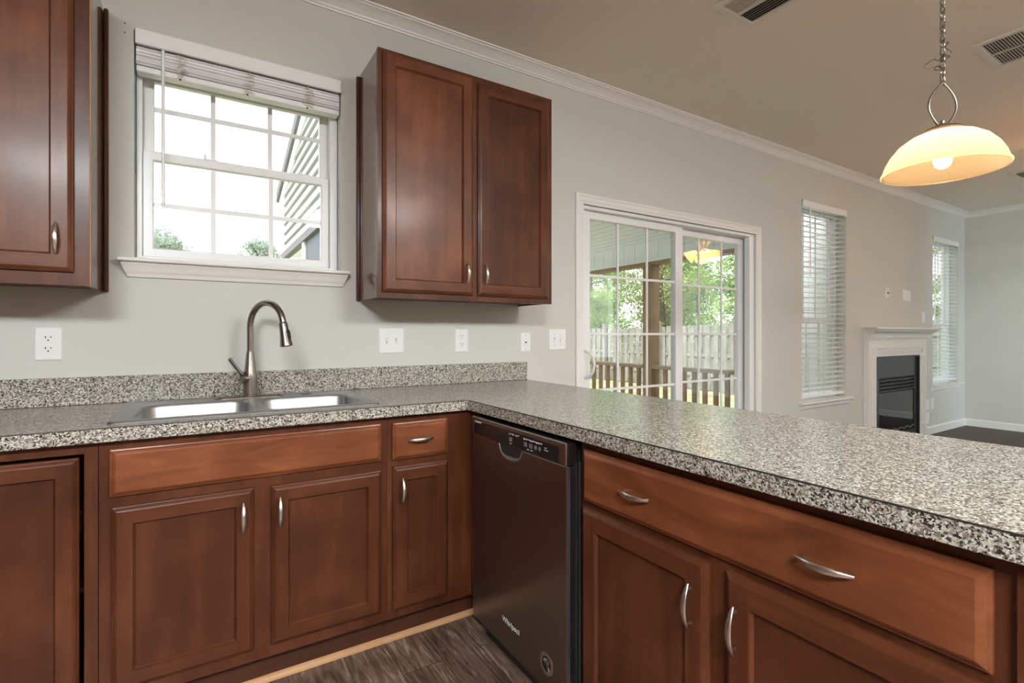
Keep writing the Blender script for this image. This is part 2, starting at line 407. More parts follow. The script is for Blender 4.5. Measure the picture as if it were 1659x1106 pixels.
# crown moulding and baseboards
CR = [(0, -.060), (.007, -.060), (.009, -.052), (.015, -.050), (.017, -.043), (.020, -.040), (.024, -.036), (.034, -.026), (.046, -.017), (.056, -.012), (.060, -.012), (.063, -.007), (.072, -.006), (.074, 0), (0, 0)]
struct('trim_1', MB().prism([(-a, ZC + b) for a, b in CR], 'x', XL, XR), TRIM)
struct('trim_2', MB().prism([(XR - a, ZC + b) for a, b in CR], 'y', YB, 0), TRIM)
BB = [(0, 0), (.014, 0), (.014, .075), (.008, .085), (0, .09)]
for k, (a, b) in enumerate([(1.62, 1.97), (3.93, 5.66), (7.055, XR)]):
    struct('baseboard_north' if k == 0 else 'baseboard_north.%03d' % k, MB().prism([(-p, q) for p, q in BB], 'x', a, b), TRIM)
struct('baseboard_east', MB().prism([(XR - p, q) for p, q in BB], 'y', YB, 0), TRIM)

# ------------------------------------------------------------------ kitchen window
def muntins(mb, xs_, zs_, x0, x1, z0, z1, y0, y1, t=0.009):
    us = sorted([x0, x1] + [x + d for x in xs_ for d in (-t, t)]); vs = sorted([z0, z1] + [z + d for z in zs_ for d in (-t, t)])
    inx = lambda u: any(abs(u - x) < t for x in xs_); inz = lambda v: any(abs(v - z) < t for z in zs_)
    return mb.grid(us, vs, lambda i, j: inx((us[i] + us[i + 1]) / 2) or inz((vs[j] + vs[j + 1]) / 2), y0, y1)
k = struct_root('window_1', (0.18, 0.1, 1.46))
finish('masking_tape', MB().box(-.2085, -.2065, .020, .026, 1.80, 2.185), mat('teal_tape', (.02, .32, .36), .5), k)
finish('window_frame', MB().grid([-.208, -.189, .532, .566], [1.468, 1.488, 2.333, 2.351], lambda i, j: not (i == 1 and j == 1), .062, .168), VINYL, k, .002)
low = finish('lower_sash', MB().frame(-.188, .530, 1.488, 1.915, .035, .075, .105), VINYL, k, .003)
finish('muntin', muntins(MB(), [.056, .281], [1.703], -.153, .495, 1.523, 1.880, .086, .094), VINYL, low)
finish('glass', MB().box(-.155, .497, .089, .091, 1.521, 1.882), GLASS, low)
for x in (0.02, 0.40):
    finish('sash_latch', MB().box(x, x + .05, .078, .095, 1.915, 1.921).box(x + .002, x + .010, .080, .088, 1.921, 1.940), VINYL, low, .001)
up = finish('upper_sash', MB().frame(-.190, .533, 1.890, 2.335, .038, .112, .142, tp=.121), VINYL, k, .003)
finish('muntin', muntins(MB(), [.056, .281], [2.105], -.152, .495, 1.928, 2.214, .123, .131), VINYL, up)
finish('glass', MB().box(-.153, .496, .126, .128, 1.927, 2.215), GLASS, up)
finish('window_sill', MB().box(-.209, .567, .0005, .07, 1.4525, 1.4678).prism([(0.0, 1.452), (-.046, 1.452), (-.05, 1.456), (-.05, 1.462), (-.045, 1.467), (0, 1.468)], 'x', -.256, .598), TRIM, k)
AP = [(0, 1.452), (-.034, 1.452), (-.034, 1.446), (-.030, 1.440), (-.026, 1.432), (-.020, 1.418), (-.014, 1.408), (-.013, 1.404), (-.010, 1.396), (0, 1.394)]
ap = MB(); n = len(AP); fl = .5
vl = [(-.229 - .4 * (z - 1.394), y, z) for y, z in AP]; vr = [(.574 + .4 * (z - 1.394), y, z) for y, z in AP]
ap.add(vl + vr, [(i, (i + 1) % n, n + (i + 1) % n, n + i) for i in range(n)] + [tuple(range(n))[::-1], tuple(range(n, 2 * n))])
finish('apron', ap, TRIM, k)

# raised blind in the kitchen window
b = thing('window_blind', 'white slatted blind pulled up to the top of the kitchen sink window', 'window blind', (0.18, 0.02, 2.35))
finish('valance', MB().box(-.205, .566, -.024, -.012, 2.294, 2.353), BLIND, b, .003)
finish('head_rail', MB().box(-.200, .560, .000, .045, 2.300, 2.345), BLIND, b, .002)
sl = MB()
for i in range(14):
    z = 2.222 + i * .0052; d = random.uniform(-.004, .004); t = random.choice((.0028, .0034, .0040))
    sl.prism([(-.004 + d, z), (.021 + d, z + .0015), (.046 + d, z), (.046 + d, z + t), (.021 + d, z + t + .0015), (-.004 + d, z + t)], 'x', -.203, .560)
finish('slat_stack', sl, BLIND, b)
finish('bottom_rail', MB().box(-.203, .560, -.004, .047, 2.196, 2.219), BLIND, b, .003)
finish('wand', MB().tube([(-.117, -.012, 2.30), (-.1165, -.014, 2.0), (-.116, -.015, 1.68)], .0055, 6), BLIND, b)
for x in (-.06, .18, .42):
    cdm = MB()
    for q in range(3):
        p0 = Vector((x + random.uniform(-.005, .005), -.006, 2.298)); pts = [p0]
        for i in range(14):
            pts.append(Vector((x + random.uniform(-.022, .03), -.010 + random.uniform(-.006, .002), 2.285 - i * .0065 + random.uniform(-.008, .008))))
        cdm.tube(pts, .0011, 4)
    finish('lift_cord', cdm, STRING, b)
    finish('cord_button', MB().lathe([(.004, -.004), (.004, .0)], (x, -.004, 2.199), 8), DARK, b)

# ------------------------------------------------------------------ sliding glass door
k = struct_root('door_1', (2.94, 0.08, 0))
finish('door_frame', MB().frame(2.035, 3.850, 0.0, 1.986, .022, .012, .168, b=.04), VINYL, k, .002)
CA = [(0, -.012), (.006, -.016), (.014, -.016), (.018, -.013), (.040, -.013), (.046, -.010), (.058, -.009), (.060, 0), (0, 0)]
cs = MB()
def casing(mb, x0, x1, z1, wd, prof):
    for (p, q) in ((0, 1),):
        pass
    n = len(prof); rings = []
    for (sx, x) in ((-1, x0), (1, x1)):
        for z in (0.0, None):
            ring = []
            for a, d in prof:
                off = wd - a
                ring.append((x + sx * off, d, z if z is not None else z1 + off))
            rings.append(ring)
    L0, L1, R0, R1 = rings
    v = L0 + L1 + R1 + R0; f = []
    for s_ in range(3):
        for i in range(n):
            j = (i + 1) % n; f.append((s_ * n + i, s_ * n + j, (s_ + 1) * n + j, (s_ + 1) * n + i))
    f += [tuple(range(n))[::-1], tuple(range(3 * n, 4 * n))]
    mb.add(v, f); return mb
finish('casing', casing(cs, 2.036, 3.852, 1.985, .064, [(a * 1.06, d) for a, d in CA]), TRIM, k)
finish('jamb_liner', MB().box(3.790, 3.828, .012, .06, .04, 1.964), VINYL, k, .002)
sp = finish('sliding_panel', MB().frame(2.058, 3.022, .03, 1.968, .075, .046, .082, b=.10, tp=.055), VINYL, k, .003)
ZM = [.44, .81, 1.176, 1.554]
finish('muntin', muntins(MB(), [2.386, 2.664], ZM, 2.133, 2.947, .13, 1.913, .058, .066, .008), VINYL, sp)
finish('glass', MB().box(2.131, 2.949, .0610, .0630, .128, 1.915), GLASS, sp)
hp = [(2.072, .046, .902), (2.076, .02, .900), (2.086, -.008, .912), (2.096, -.026, .940), (2.100, -.032, .985), (2.096, -.026, 1.030), (2.086, -.008, 1.058), (2.076, .02, 1.070), (2.072, .046, 1.068)]
finish('handle', MB().tube(hp, .009, 8).box(2.062, 2.090, .040, .047, .880, 1.090), VINYL, sp, smooth=True)
fp = finish('fixed_panel', MB().frame(2.985, 3.826, .03, 1.966, .070, .090, .128, b=.10, tp=.056), VINYL, k, .003)
finish('muntin', muntins(MB(), [3.278, 3.556], [.44, .815, 1.176, 1.545], 3.055, 3.756, .13, 1.910, .103, .111, .008), VINYL, fp)
finish('glass', MB().box(3.053, 3.758, .106, .108, .128, 1.912), GLASS, fp)

# ------------------------------------------------------------------ two tall windows with lowered blinds
def tall_window(nm, W, lab):
    x0, x1, z0, z1 = W; cx = (x0 + x1) / 2
    k = struct_root(nm, (cx, .1, z0))
    finish('window_frame', MB().frame(x0 + .002, x1 - .002, z0 + .018, z1 - .002, .022, .085, .168), VINYL, k, .002)
    zm = 1.30
    ls = finish('lower_sash', MB().frame(x0 + .024, x1 - .024, z0 + .042, zm + .02, .038, .098, .125), VINYL, k, .003)
    us = finish('upper_sash', MB().frame(x0 + .024, x1 - .024, zm - .02, z1 - .026, .038, .130, .155), VINYL, k, .003)
    gw = (x1 - x0 - .124) / 3
    for s_, a, c, y in ((ls, z0 + .080, zm - .018, .111), (us, zm + .018, z1 - .064, .142)):
        finish('muntin', muntins(MB(), [x0 + .062 + gw, x0 + .062 + 2 * gw], [(a + c) / 2], x0 + .062, x1 - .062, a, c, y - .004, y + .004, .008), VINYL, s_)
        finish('glass', MB().box(x0 + .060, x1 - .060, y - .001, y + .001, a - .002, c + .002), GLASS, s_)
    finish('window_sill', MB().box(x0 + .001, x1 - .001, .0005, .085, z0 + .0005, z0 + .0178).prism([(0, z0), (-.046, z0), (-.05, z0 + .004), (-.05, z0 + .012), (-.045, z0 + .017), (0, z0 + .018)], 'x', x0 - .06, x1 + .06), TRIM, k)
    finish('apron', MB().prism([(0, z0), (-.02, z0), (-.016, z0 - .035), (-.006, z0 - .05), (0, z0 - .052)], 'x', x0 - .04, x1 + .04), TRIM, k)
    b = thing('window_blind', lab, 'window blind', (cx, .04, z1))
    finish('valance', MB().box(x0 + .004, x1 - .004, -.012, .000, z1 - .062, z1 - .004), BLIND, b, .003)
    finish('head_rail', MB().box(x0 + .006, x1 - .006, .010, .055, z1 - .050, z1 - .006), BLIND, b, .002)
    zz = z1 - .085; s2 = MB(); zb = z0 + .062
    while zz > zb + .03:
        s2.prism([(.008, zz - .005), (.033, zz + .002), (.058, zz + .005), (.058, zz + .0078), (.033, zz + .0048), (.008, zz - .0022)], 'x', x0 + .008, x1 - .008)
        zz -= .046
    finish('slat_stack', s2, SLAT, b)
    finish('bottom_rail', MB().box(x0 + .008, x1 - .008, .010, .056, zb - .012, zb + .010), BLIND, b, .003)
    for x in (x0 + .13, cx, x1 - .13):
        finish('ladder_cord', MB().tube([(x, .009, z1 - .05), (x, .009, zb)], .0012, 4).tube([(x, .057, z1 - .05), (x, .057, zb)], .0012, 4), STRING, b)
    finish('wand', MB().tube([(x0 + .105, -.016, z1 - .055), (x0 + .109, -.018, z1 - .68)], .0055, 6), BLIND, b)
tall_window('window_2', W2, 'white slatted blind lowered over the tall window between sliding door and fireplace')
tall_window('window_3', W3, 'white slatted blind lowered over the tall window right of the fireplace mantel')

# ------------------------------------------------------------------ cabinet pieces
def rectloops(mb, w_, h_, x, y, z, loops, split=None):
    """panel seen along +y: nested rectangles (inset, outward); outward is -y. split = (index, stile) makes butt joints there"""
    def ring(ins, out): return [(x + ins, y - out, z + ins), (x + w_ - ins, y - out, z + ins), (x + w_ - ins, y - out, z + h_ - ins), (x + ins, y - out, z + h_ - ins)]
    for k_ in range(len(loops) - 1):
        a = ring(*loops[k_]); c = ring(*loops[k_ + 1])
        if split == k_:
            i0, o0 = loops[k_]; i1, _ = loops[k_ + 1]; Y = y - o0
            X0, X1, Z0, Z1 = x + i0, x + w_ - i0, z + i0, z + h_ - i0; A, B, Cc, D = x + i1, x + w_ - i1, z + i1, z + h_ - i1
            mb.add([(X0, Y, Z0), (A, Y, Z0), (A, Y, Z1), (X0, Y, Z1)], [(0, 1, 2, 3)], 0)
            mb.add([(B, Y, Z0), (X1, Y, Z0), (X1, Y, Z1), (B, Y, Z1)], [(0, 1, 2, 3)], 0)
            mb.add([(A, Y, Z0), (B, Y, Z0), (B, Y, Cc), (A, Y, Cc)], [(0, 1, 2, 3)], 1)
            mb.add([(A, Y, D), (B, Y, D), (B, Y, Z1), (A, Y, Z1)], [(0, 1, 2, 3)], 1)
            continue
        for e in range(4):
            f_ = (e + 1) % 4
            mb.add([a[e], a[f_], c[f_], c[e]], [(0, 1, 2, 3)], 1 if e in (0, 2) else 0)
    last = ring(*loops[-1]); mb.add(last, [(0, 1, 2, 3)], 2 if split else 0)
    back = ring(*loops[0]); mb.add(back, [(3, 2, 1, 0)], 0)
    return mb
T = .020
def door_mesh(x0, x1, z0, z1, y, st=.052):
    lp = [(0, 0), (0, .009), (.002, .0115), (.004, .0125), (.006, .0150), (.011, .0185), (.014, T), (st, T), (st + .0012, .0155), (st + .0055, .0105), (st + .0065, .0085)]
    return rectloops(MB(), x1 - x0, z1 - z0, x0, y, z0, lp, split=6)
def drawer_mesh(x0, x1, z0, z1, y):
    lp = [(0, 0), (0, .008), (.002, .0105), (.005, .0115), (.008, .0150), (.013, .0185), (.016, T)]
    return rectloops(MB(), x1 - x0, z1 - z0, x0, y, z0, lp)
def pull(cx, cz, y, vert=True, L_=.100):
    """bow pull on a face at depth y"""
    mb = MB(); n_ = 17; sg = 10; o = []
    for i in range(n_):
        t = -1 + 2 * i / (n_ - 1)
        a = L_ / 2 * t; out = .010 + .017 * (1 - t * t); wd = .0022 + .0048 * (1 - abs(t) ** 2.2); th = .0016 + .0016 * (1 - t * t)
        for k_ in range(sg):
            c = 2 * math.pi * k_ / sg; p = wd * math.cos(c); q = th * math.sin(c)
            o.append((cx + p, y - out - q, cz + a) if vert else (cx + a, y - out - q, cz + p))
    f = []
    for i in range(n_ - 1):
        for k_ in range(sg):
            l = (k_ + 1) % sg; f.append((i * sg + k_, i * sg + l, (i + 1) * sg + l, (i + 1) * sg + k_))
    f += [tuple(range(sg)), tuple(range((n_ - 1) * sg, n_ * sg))]
    mb.add(o, f)
    for s_ in (-1, 1):
        t = .76 * s_; a = L_ / 2 * t; out = .010 + .017 * (1 - t * t)
        p0 = (cx, y + .0, cz + a) if vert else (cx + a, y, cz); p1 = (cx, y - out, cz + a * .97) if vert else (cx + a * .97, y - out, cz)
        mb.tube([p0, p1], [.0042, .0032], 8)
    return mb
def rotpart(root): return not (root.rotation_euler.z == 0)
def lp(name, mb, m, root, **k):            # part given in the thing's own axes
    return finish(name, mb, m, root, world=False, **k)
def add_door(root, x0, x1, z0, z1, y, st, hx=None, hz=None, mats=None):
    d = lp('door', door_mesh(x0, x1, z0, z1, y, st), mats or [WV, WH, WP], root)
    if hx is not None: lp('handle', pull(hx, hz, y - T), NICKEL, d, smooth=True)
    return d
def add_drawer(root, x0, x1, z0, z1, y, hs=(), hz=None):
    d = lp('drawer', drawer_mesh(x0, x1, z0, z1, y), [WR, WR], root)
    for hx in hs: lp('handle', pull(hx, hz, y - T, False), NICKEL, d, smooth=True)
    return d
def face_frame(root, xs_, zs_, holes, y0, y1):
    us = sorted(xs_); vs = sorted(zs_)
    def sol(i, j):
        u = (us[i] + us[i + 1]) / 2; v = (vs[j] + vs[j + 1]) / 2
        return not any(h[0] < u < h[1] and h[2] < v < h[3] for h in holes)
    return lp('face_frame', MB().grid(us, vs, sol, y0, y1), WV, root)

# ------------------------------------------------------------------ wall cabinets
def wall_cabinet(lab, x0, x1, doors):
    r = thing('wall_cabinet', lab, 'kitchen cabinet', (x0, 0, 1.333)); W_ = x1 - x0; H = 1.065
    lp('carcass', MB().box(.004, W_ - .004, -.287, -.003, .010, .024).box(.004, W_ - .004, -.287, -.003, H - .015, H).box(.004, W_ - .004, -.010, -.003, .025, H - .016), WV, r)
    for a in (0.002, W_ - .014): lp('side_panel', MB().box(a, a + .012, -.287, -.002, 0, H), LAMSIDE, r)
    holes = [(max(d[0] + .012, .035), min(d[1] - .012, W_ - .035), d[2] + .012, d[3] - .012) for d in doors]
    us = {0, W_}; vs = {-.002, H + .001}
    for h in holes: us |= {h[0], h[1]}; vs |= {h[2], h[3]}
    face_frame(r, us, vs, holes, -.306, -.288)
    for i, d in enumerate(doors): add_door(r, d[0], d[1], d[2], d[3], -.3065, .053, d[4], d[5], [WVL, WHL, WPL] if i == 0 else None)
    return r
r = wall_cabinet('dark cherry two-door wall cabinet hanging right of the sink window', .650, 1.567,
                 [(.019, .451, .024, 1.051, .413, .126), (.477, .888, .024, 1.034, .511, .126)])
lp('scribe_strip', MB().box(-.012, .001, -.022, -.001, 0, 1.062), WV, r, bevel=.002)
r2 = wall_cabinet('dark cherry wall cabinet left of the sink window, cut by the left edge', -1.06, -.300,
                  [(.32, .722, .040, 1.05, .682, .143), (-.0 + .02, .305, .040, 1.05, .27, .143)])
lp('scribe_strip', MB().box(.761, .774, -.024, -.001, 0.0, 1.062), WV, r2, bevel=.003)
lp('raw_edge', MB().box(.7605, .7635, -.3055, -.289, 0.0, 1.063), RAW, r2)

# ------------------------------------------------------------------ base cabinets along the window wall (faces at Y = -0.612)
YF = -.612
def carcass(r, W_, depth=.59, z0=.122, tw=0):
    c = MB().box(.003, .018, .020, depth, z0, .872).box(W_ - .018, W_ - .003, .020, depth, z0, .872).box(.018, W_ - .018, .020, depth, z0, z0 + .015).box(.018, W_ - .018, depth - .008, depth, z0 + .016, .872)
    lp('carcass', c, WV, r)
    lp('toe_kick', MB().box(0, W_ + tw, .077, .090, 0, .121), WD, r)
    lp('shoe_moulding', MB().prism([(.077, 0), (.062, 0), (.0625, .008), (.066, .015), (.072, .0185), (.077, .019)], 'x', 0, W_ + tw), PINE, r)
# sink base
r = thing('sink_base_cabinet', 'dark cherry base cabinet under the sink with false drawer and two doors', 'kitchen cabinet', (-.236, YF, 0))
S = lambda x: x + .236
carcass(r, .826)
us = {0, S(-.20), S(.14), S(.213), S(.556), .826}; vs = {.122, .175, .670, .725, .838, .872}
hl = [(S(-.20), S(.14), .175, .670), (S(.213), S(.556), .175, .670), (S(-.20), S(.556), .725, .838)]
face_frame(r, us, vs, hl, 0, .018)
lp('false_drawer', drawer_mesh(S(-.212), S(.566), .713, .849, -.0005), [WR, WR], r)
add_door(r, S(-.208), S(.153), .162, .684, -.0005, .050, S(.121), .596)
add_door(r, S(.202), S(.566), .162, .680, -.0005, .050, S(.227), .596)
# narrow drawer cabinet up to the corner
r = thing('base_cabinet', 'narrow dark cherry base cabinet left of the dishwasher with one small drawer', 'kitchen cabinet', (.591, YF, 0))
S = lambda x: x - .591
carcass(r, .346, tw=.10)
us = {0, S(.622), S(.818), .354}; vs = {.122, .170, .672, .722, .836, .872}
face_frame(r, us, vs, [(S(.622), S(.818), .170, .672), (S(.622), S(.818), .722, .836)], 0, .018)
add_drawer(r, S(.608), S(.829), .709, .847, -.0005, [S(.712)], .781)
add_door(r, S(.609), S(.831), .155, .685, -.0005, .052, S(.641), .596)
lp('corner_filler', MB().box(S(.937), S(.956), -.082, -.001, .122, .872), WV, r)
# corner susan cabinet at the left, door set inside its frame
r = thing('corner_cabinet', 'dark cherry corner base cabinet with inset door at the far left edge', 'kitchen cabinet', (-1.15, YF, 0))
S = lambda x: x + 1.15
carcass(r, .912)
us = {0, S(-.70), S(-.268), .912}; vs = {.122, .160, .842, .872}
face_frame(r, us, vs, [(S(-.70), S(-.268), .160, .842)], 0, .018)
d = lp('door', door_mesh(S(-.66), S(-.279), .172, .832, .012, .048), [WV, WH, WP], r)
lp('shelf', MB().box(S(-.70), S(-.27), .10, .30, .42, .43).box(S(-.31), S(-.285), .045, .10, .60, .66), PLATE, r)

# ------------------------------------------------------------------ peninsula cabinets (local x = towards the viewer's right, -Y in the room)
XF = .946
r = thing('base_cabinet', 'wide dark cherry peninsula base cabinet right of the dishwasher with two-handled drawer', 'kitchen cabinet', (XF, -1.295, 0), R(-90))
S = lambda Y: -1.295 - Y
carcass(r, .935, .575)
us = {0, S(-1.33), S(-1.715), S(-1.787), S(-2.172), .955}; vs = {.122, .17, .668, .715, .834, .872}
face_frame(r, us, vs, [(S(-1.33), S(-2.172), .715, .834), (S(-1.33), S(-1.715), .17, .668), (S(-1.787), S(-2.172), .17, .668)], 0, .018)
add_drawer(r, S(-1.314), S(-2.187), .700, .847, -.0005, [S(-1.527), S(-1.973)], .774)
add_door(r, S(-1.312), S(-1.730), .155, .682, -.0005, .055, S(-1.691), .575)
add_door(r, S(-1.772), S(-2.190), .155, .682, -.0005, .055, S(-1.801), .575)
lp('end_panel', MB().box(S(-2.212), S(-2.330), -.010, .60, 0, .872), WV, r)
# back of the peninsula, facing the dining area
pb = thing('peninsula_panel', 'dark cherry back panel closing the dining side of the peninsula', 'panel', (1.565, -1.15, 0))
finish('panel', MB().box(1.557, 1.575, -2.33, -.003, 0, .872), WV, pb)

# ------------------------------------------------------------------ dishwasher (same local axes as the peninsula)
r = thing('dishwasher', 'dark stainless dishwasher under the peninsula countertop next to the inside corner', 'dishwasher', (.900, -.699, 0), R(-90))
Wd = .583
dr = lp('door_panel', MB().box(0, Wd, 0, .012, .092, .793), DWS, r, bevel=.003, seg=2)
lp('door_edge', MB().box(.004, Wd - .003, .013, .044, .10, .791), BLACK, r)
lp('edge_strip', MB().box(Wd - .0025, Wd + .001, -.0, .012, .10, .79), STEEL, r)
cpn = lp('control_panel', MB().box(0, Wd, -.004, .044, .794, .862), mat('console_steel', (0.34, 0.33, 0.325), .3, 1.0), r, bevel=.004, seg=2)
lp('display_strip', MB().box(.022, Wd - .032, -.0055, -.0035, .799, .848), BLACK, cpn, bevel=.0006)
lg_ = [(.026 + i * .011, .033 + i * .011, .842, .847) for i in range(5)]
lg_ += [(.275 + i * .011, .282 + i * .011, .836 + (i % 2) * .002, .839 + (i % 3) * .001) for i in range(6)]
lg_ += [(.365 + i * .012, .373 + i * .012, .834 + (i % 3) * .001, .839) for i in range(9)]
lg_ += [(x, x + .012, .805, .8075) for x in (.28, .385, .405)] + [(.482, .492, .828, .830), (.480, .500, .821, .823)]
for i, (a, c, e, f_) in enumerate(lg_): lp('vent_slot' if i < 5 else 'printed_legend', MB().box(a, c, -.0062, -.0054, e, f_), MARK, cpn)
for x in (.277, .368, .398): lp('button', MB().box(x, x + .018, -.0068, -.0054, .813, .827), GREYMARK, cpn, bevel=.0005)
for x in (.430, .452): lp('button', MB().lathe([(.007, 0), (.007, .0014)], (x + .004, -.0054, .820), 16, rot=Matrix.Rotation(R(90), 3, 'X')), GREYMARK, cpn)
# pocket handle: half-moon recess with a bright lip
hx0, hx1 = .205, .352; pk = MB(); lipm = MB(); n_ = 18
arc = [(hx0 + (hx1 - hx0) * i / n_, .792 - .040 * (1 - abs(2 * i / n_ - 1) ** 3) ** .6) for i in range(n_ + 1)]
pv = [(x, -.0012, z) for x, z in arc]; pv2 = [(hx0 + (hx1 - hx0) * (.12 + .76 * i / n_), -.0008, .7925 - (.7925 - z) * .70) for i, (x, z) in enumerate(arc)]
lp('handle_pocket', MB().add([(x, -.0006, z) for x, z in arc] + [(x, -.0016, z) for x, z in arc], [tuple(range(n_ + 1)), tuple(range(n_ + 1, 2 * n_ + 2))[::-1]] + [(i, i + 1, n_ + 2 + i, n_ + 1 + i) for i in range(n_)] + [(n_, 0, n_ + 1, 2 * n_ + 1)]), MATTEBLACK, dr)
lp('pocket_lip', MB().tube([(x, -.002, z) for x, z in arc], [.0015 + .007 * (1 - abs(2 * i / n_ - 1) ** 1.5) for i in range(n_ + 1)], 8), STEEL, dr, smooth=True)
def text_mesh(name, s_, size, Mx, m, parent):
    cu = bpy.data.curves.new(name, 'FONT'); cu.body = s_; cu.size = size; cu.extrude = .0004; cu.align_x = 'CENTER'
    to = bpy.data.objects.new('tmp_text', cu); COL.objects.link(to)
    bpy.context.view_layer.update()
    me = bpy.data.meshes.new_from_object(to.evaluated_get(bpy.context.evaluated_depsgraph_get()))
    bpy.data.objects.remove(to); bpy.data.curves.remove(cu)
    me.transform(Mx); me.materials.clear(); me.materials.append(m); me.name = name
    o = bpy.data.objects.new(name, me); COL.objects.link(o); o.parent = parent; INV[o.name] = INV[parent.name]; return o
TX = Matrix.Translation((.278, -.0006, .180)) @ Matrix.Rotation(R(90), 4, 'X')
text_mesh('maker_logo', 'Whirlpool', .026, TX, MARK, dr)
bx, bz = .484, .172
bd = lp('round_badge', MB().lathe([(.0335, 0), (.0335, .0008), (.0325, .001)], (bx, 0, bz), 32, rot=Matrix.Rotation(R(90), 3, 'X')), RINGM, dr)
lp('badge_centre', MB().lathe([(.022, 0), (.022, .0004)], (bx, -.001, bz), 32, rot=Matrix.Rotation(R(90), 3, 'X')), BLACK, bd)
mk = MB()
for (a, c, e, f_) in ((-.012, .004, .012, .018), (-.015, -.001, .012, .006), (-.006, -.013, .014, -.005), (-.003, -.019, .006, -.014)):
    mk.prism([(bx + a, bz + e * .5 + .001), (bx + a + .018, bz + c), (bx + a + .020, bz + c + .006), (bx + a + .008, bz + e * .5 + .008)], 'y', -.0018, -.0014)
lp('badge_print', mk, MARK, bd)
lp('kick_plate', MB().box(.004, Wd - .004, .055, .065, .004, .092), MATTEBLACK, r)
lp('side_rail', MB().box(Wd + .0015, Wd + .0085, .044, .060, .12, .80), NICKEL, r)
lp('tub', MB().box(.006, Wd - .006, .0445, .58, .08, .855), MATTEBLACK, r)
for x in (.04, Wd - .05): lp('levelling_foot', MB().lathe([(.012, 0), (.012, .02), (.006, .021), (.006, .08)], (x, .12, 0), 10), NICKEL, r)

# ------------------------------------------------------------------ countertop
ct = thing('countertop', 'grey speckled laminate countertop running along the window wall and peninsula', 'countertop', (0.9, -.3, .874))
us = [-1.15, -.205, .560, .907, 1.6055]; vs = [-2.45, -.643, -.562, -.098, -.001]
def csol(i, j):
    if i == 3: return True
    if j == 0: return False
    return not (i == 1 and j == 2)
finish('worktop', MB().grid(us, vs, csol, .874, .914, 'xy'), GRAN, ct, .0015)
finish('backsplash', MB().box(-1.15, 1.6055, -.021, -.001, .9145, 1.016), GRAN, ct, .0015)
sm = MB().box(-1.15, .9058, -.6436, -.6415, .9115, .9143).box(.9063, .9085, -2.45, -.6436, .9115, .9143)
finish('laminate_seam', sm, SCREENW, ct)
finish('caulk_line', MB().box(-1.15, 1.605, -.0225, -.021, .9143, .9160), SCREENW, ct)

# ------------------------------------------------------------------ sink
def rrect(x0, x1, y0, y1, rad, z, n_=6):
    o = []
    for cx, cy, a0 in ((x1 - rad, y1 - rad, 0), (x0 + rad, y1 - rad, 90), (x0 + rad, y0 + rad, 180), (x1 - rad, y0 + rad, 270)):
        for i in range(n_ + 1):
            a = R(a0 + 90 * i / n_); o.append((cx + rad * math.cos(a), cy + rad * math.sin(a), z))
    return o
def loft(mb, rings, capend=True):
    n_ = len(rings[0]); v = [p for r_ in rings for p in r_]; f = []
    for i in range(len(rings) - 1):
        for k_ in range(n_): l = (k_ + 1) % n_; f.append((i * n_ + k_, i * n_ + l, (i + 1) * n_ + l, (i + 1) * n_ + k_))
    if capend: f.append(tuple(range((len(rings) - 1) * n_, len(rings) * n_)))
    return mb.add(v, f)
sk = thing('sink', 'stainless steel double bowl sink set in the countertop under the window', 'sink', (.18, -.32, .914))
B1 = (-.170, .168, -.545, -.200); B2 = (.200, .540, -.545, -.200); ZT = .9185
bm = bmesh.new()
outer = rrect(-.221, .577, -.577, -.066, .02, ZT)
loops_ = [outer, rrect(*B1, .055, ZT), rrect(*B2, .055, ZT)]
es = []
for lo in loops_:
    vv = [bm.verts.new(p) for p in lo]
    es += [bm.edges.new((vv[i], vv[(i + 1) % len(vv)])) for i in range(len(vv))]
bmesh.ops.triangle_fill(bm, use_beauty=True, use_dissolve=False, edges=es, normal=(0, 0, 1))
bm.verts.index_update()
dk = MB(); dk.add([tuple(v.co) for v in bm.verts], [tuple(v.index for v in f.verts) for f in bm.faces]); bm.free()
dk2 = loft(MB(), [rrect(-.226, .582, -.582, -.061, .025, .9143), rrect(-.226, .582, -.582, -.061, .025, .9160), rrect(-.222, .578, -.578, -.065, .021, .9205), rrect(-.2155, .5715, -.5715, -.0715, .02, .9212), rrect(-.210, .566, -.566, -.077, .02, ZT)], False)
finish('rim', dk2, STEEL, sk, smooth=True)
finish('deck', dk, STEEL, sk)
for B in (B1, B2):
    def ins(d, z, rd): return rrect(B[0] + d, B[1] - d, B[2] + d, B[3] - d, rd, z)
    bo = finish('bowl', loft(MB(), [ins(0, ZT, .055), ins(.004, .9150, .055), ins(.007, .905, .054), ins(.012, .78, .052), ins(.022, .755, .05), ins(.045, .742, .045)]), STEEL, sk, smooth=True)
    cx, cy = (B[0] + B[1]) / 2, (B[2] + B[3]) / 2
    finish('drain', MB().lathe([(.045, .7425), (.045, .746), (.036, .746), (.034, .7435)], (cx, cy, 0), 24), NICKEL, bo)
cp = finish('hole_cover', MB().lathe([(.019, 0), (.021, .003), (.019, .006), (.010, .010), (.007, .014), (.008, .018), (.0, .019)], (.392, -.125, .9187), 24, cap=False), STEEL, None, smooth=True)
INV[cp.name] = Matrix.Identity(4); tag(cp, 'small round steel hole cover on the sink deck right of the faucet', 'sink cover')

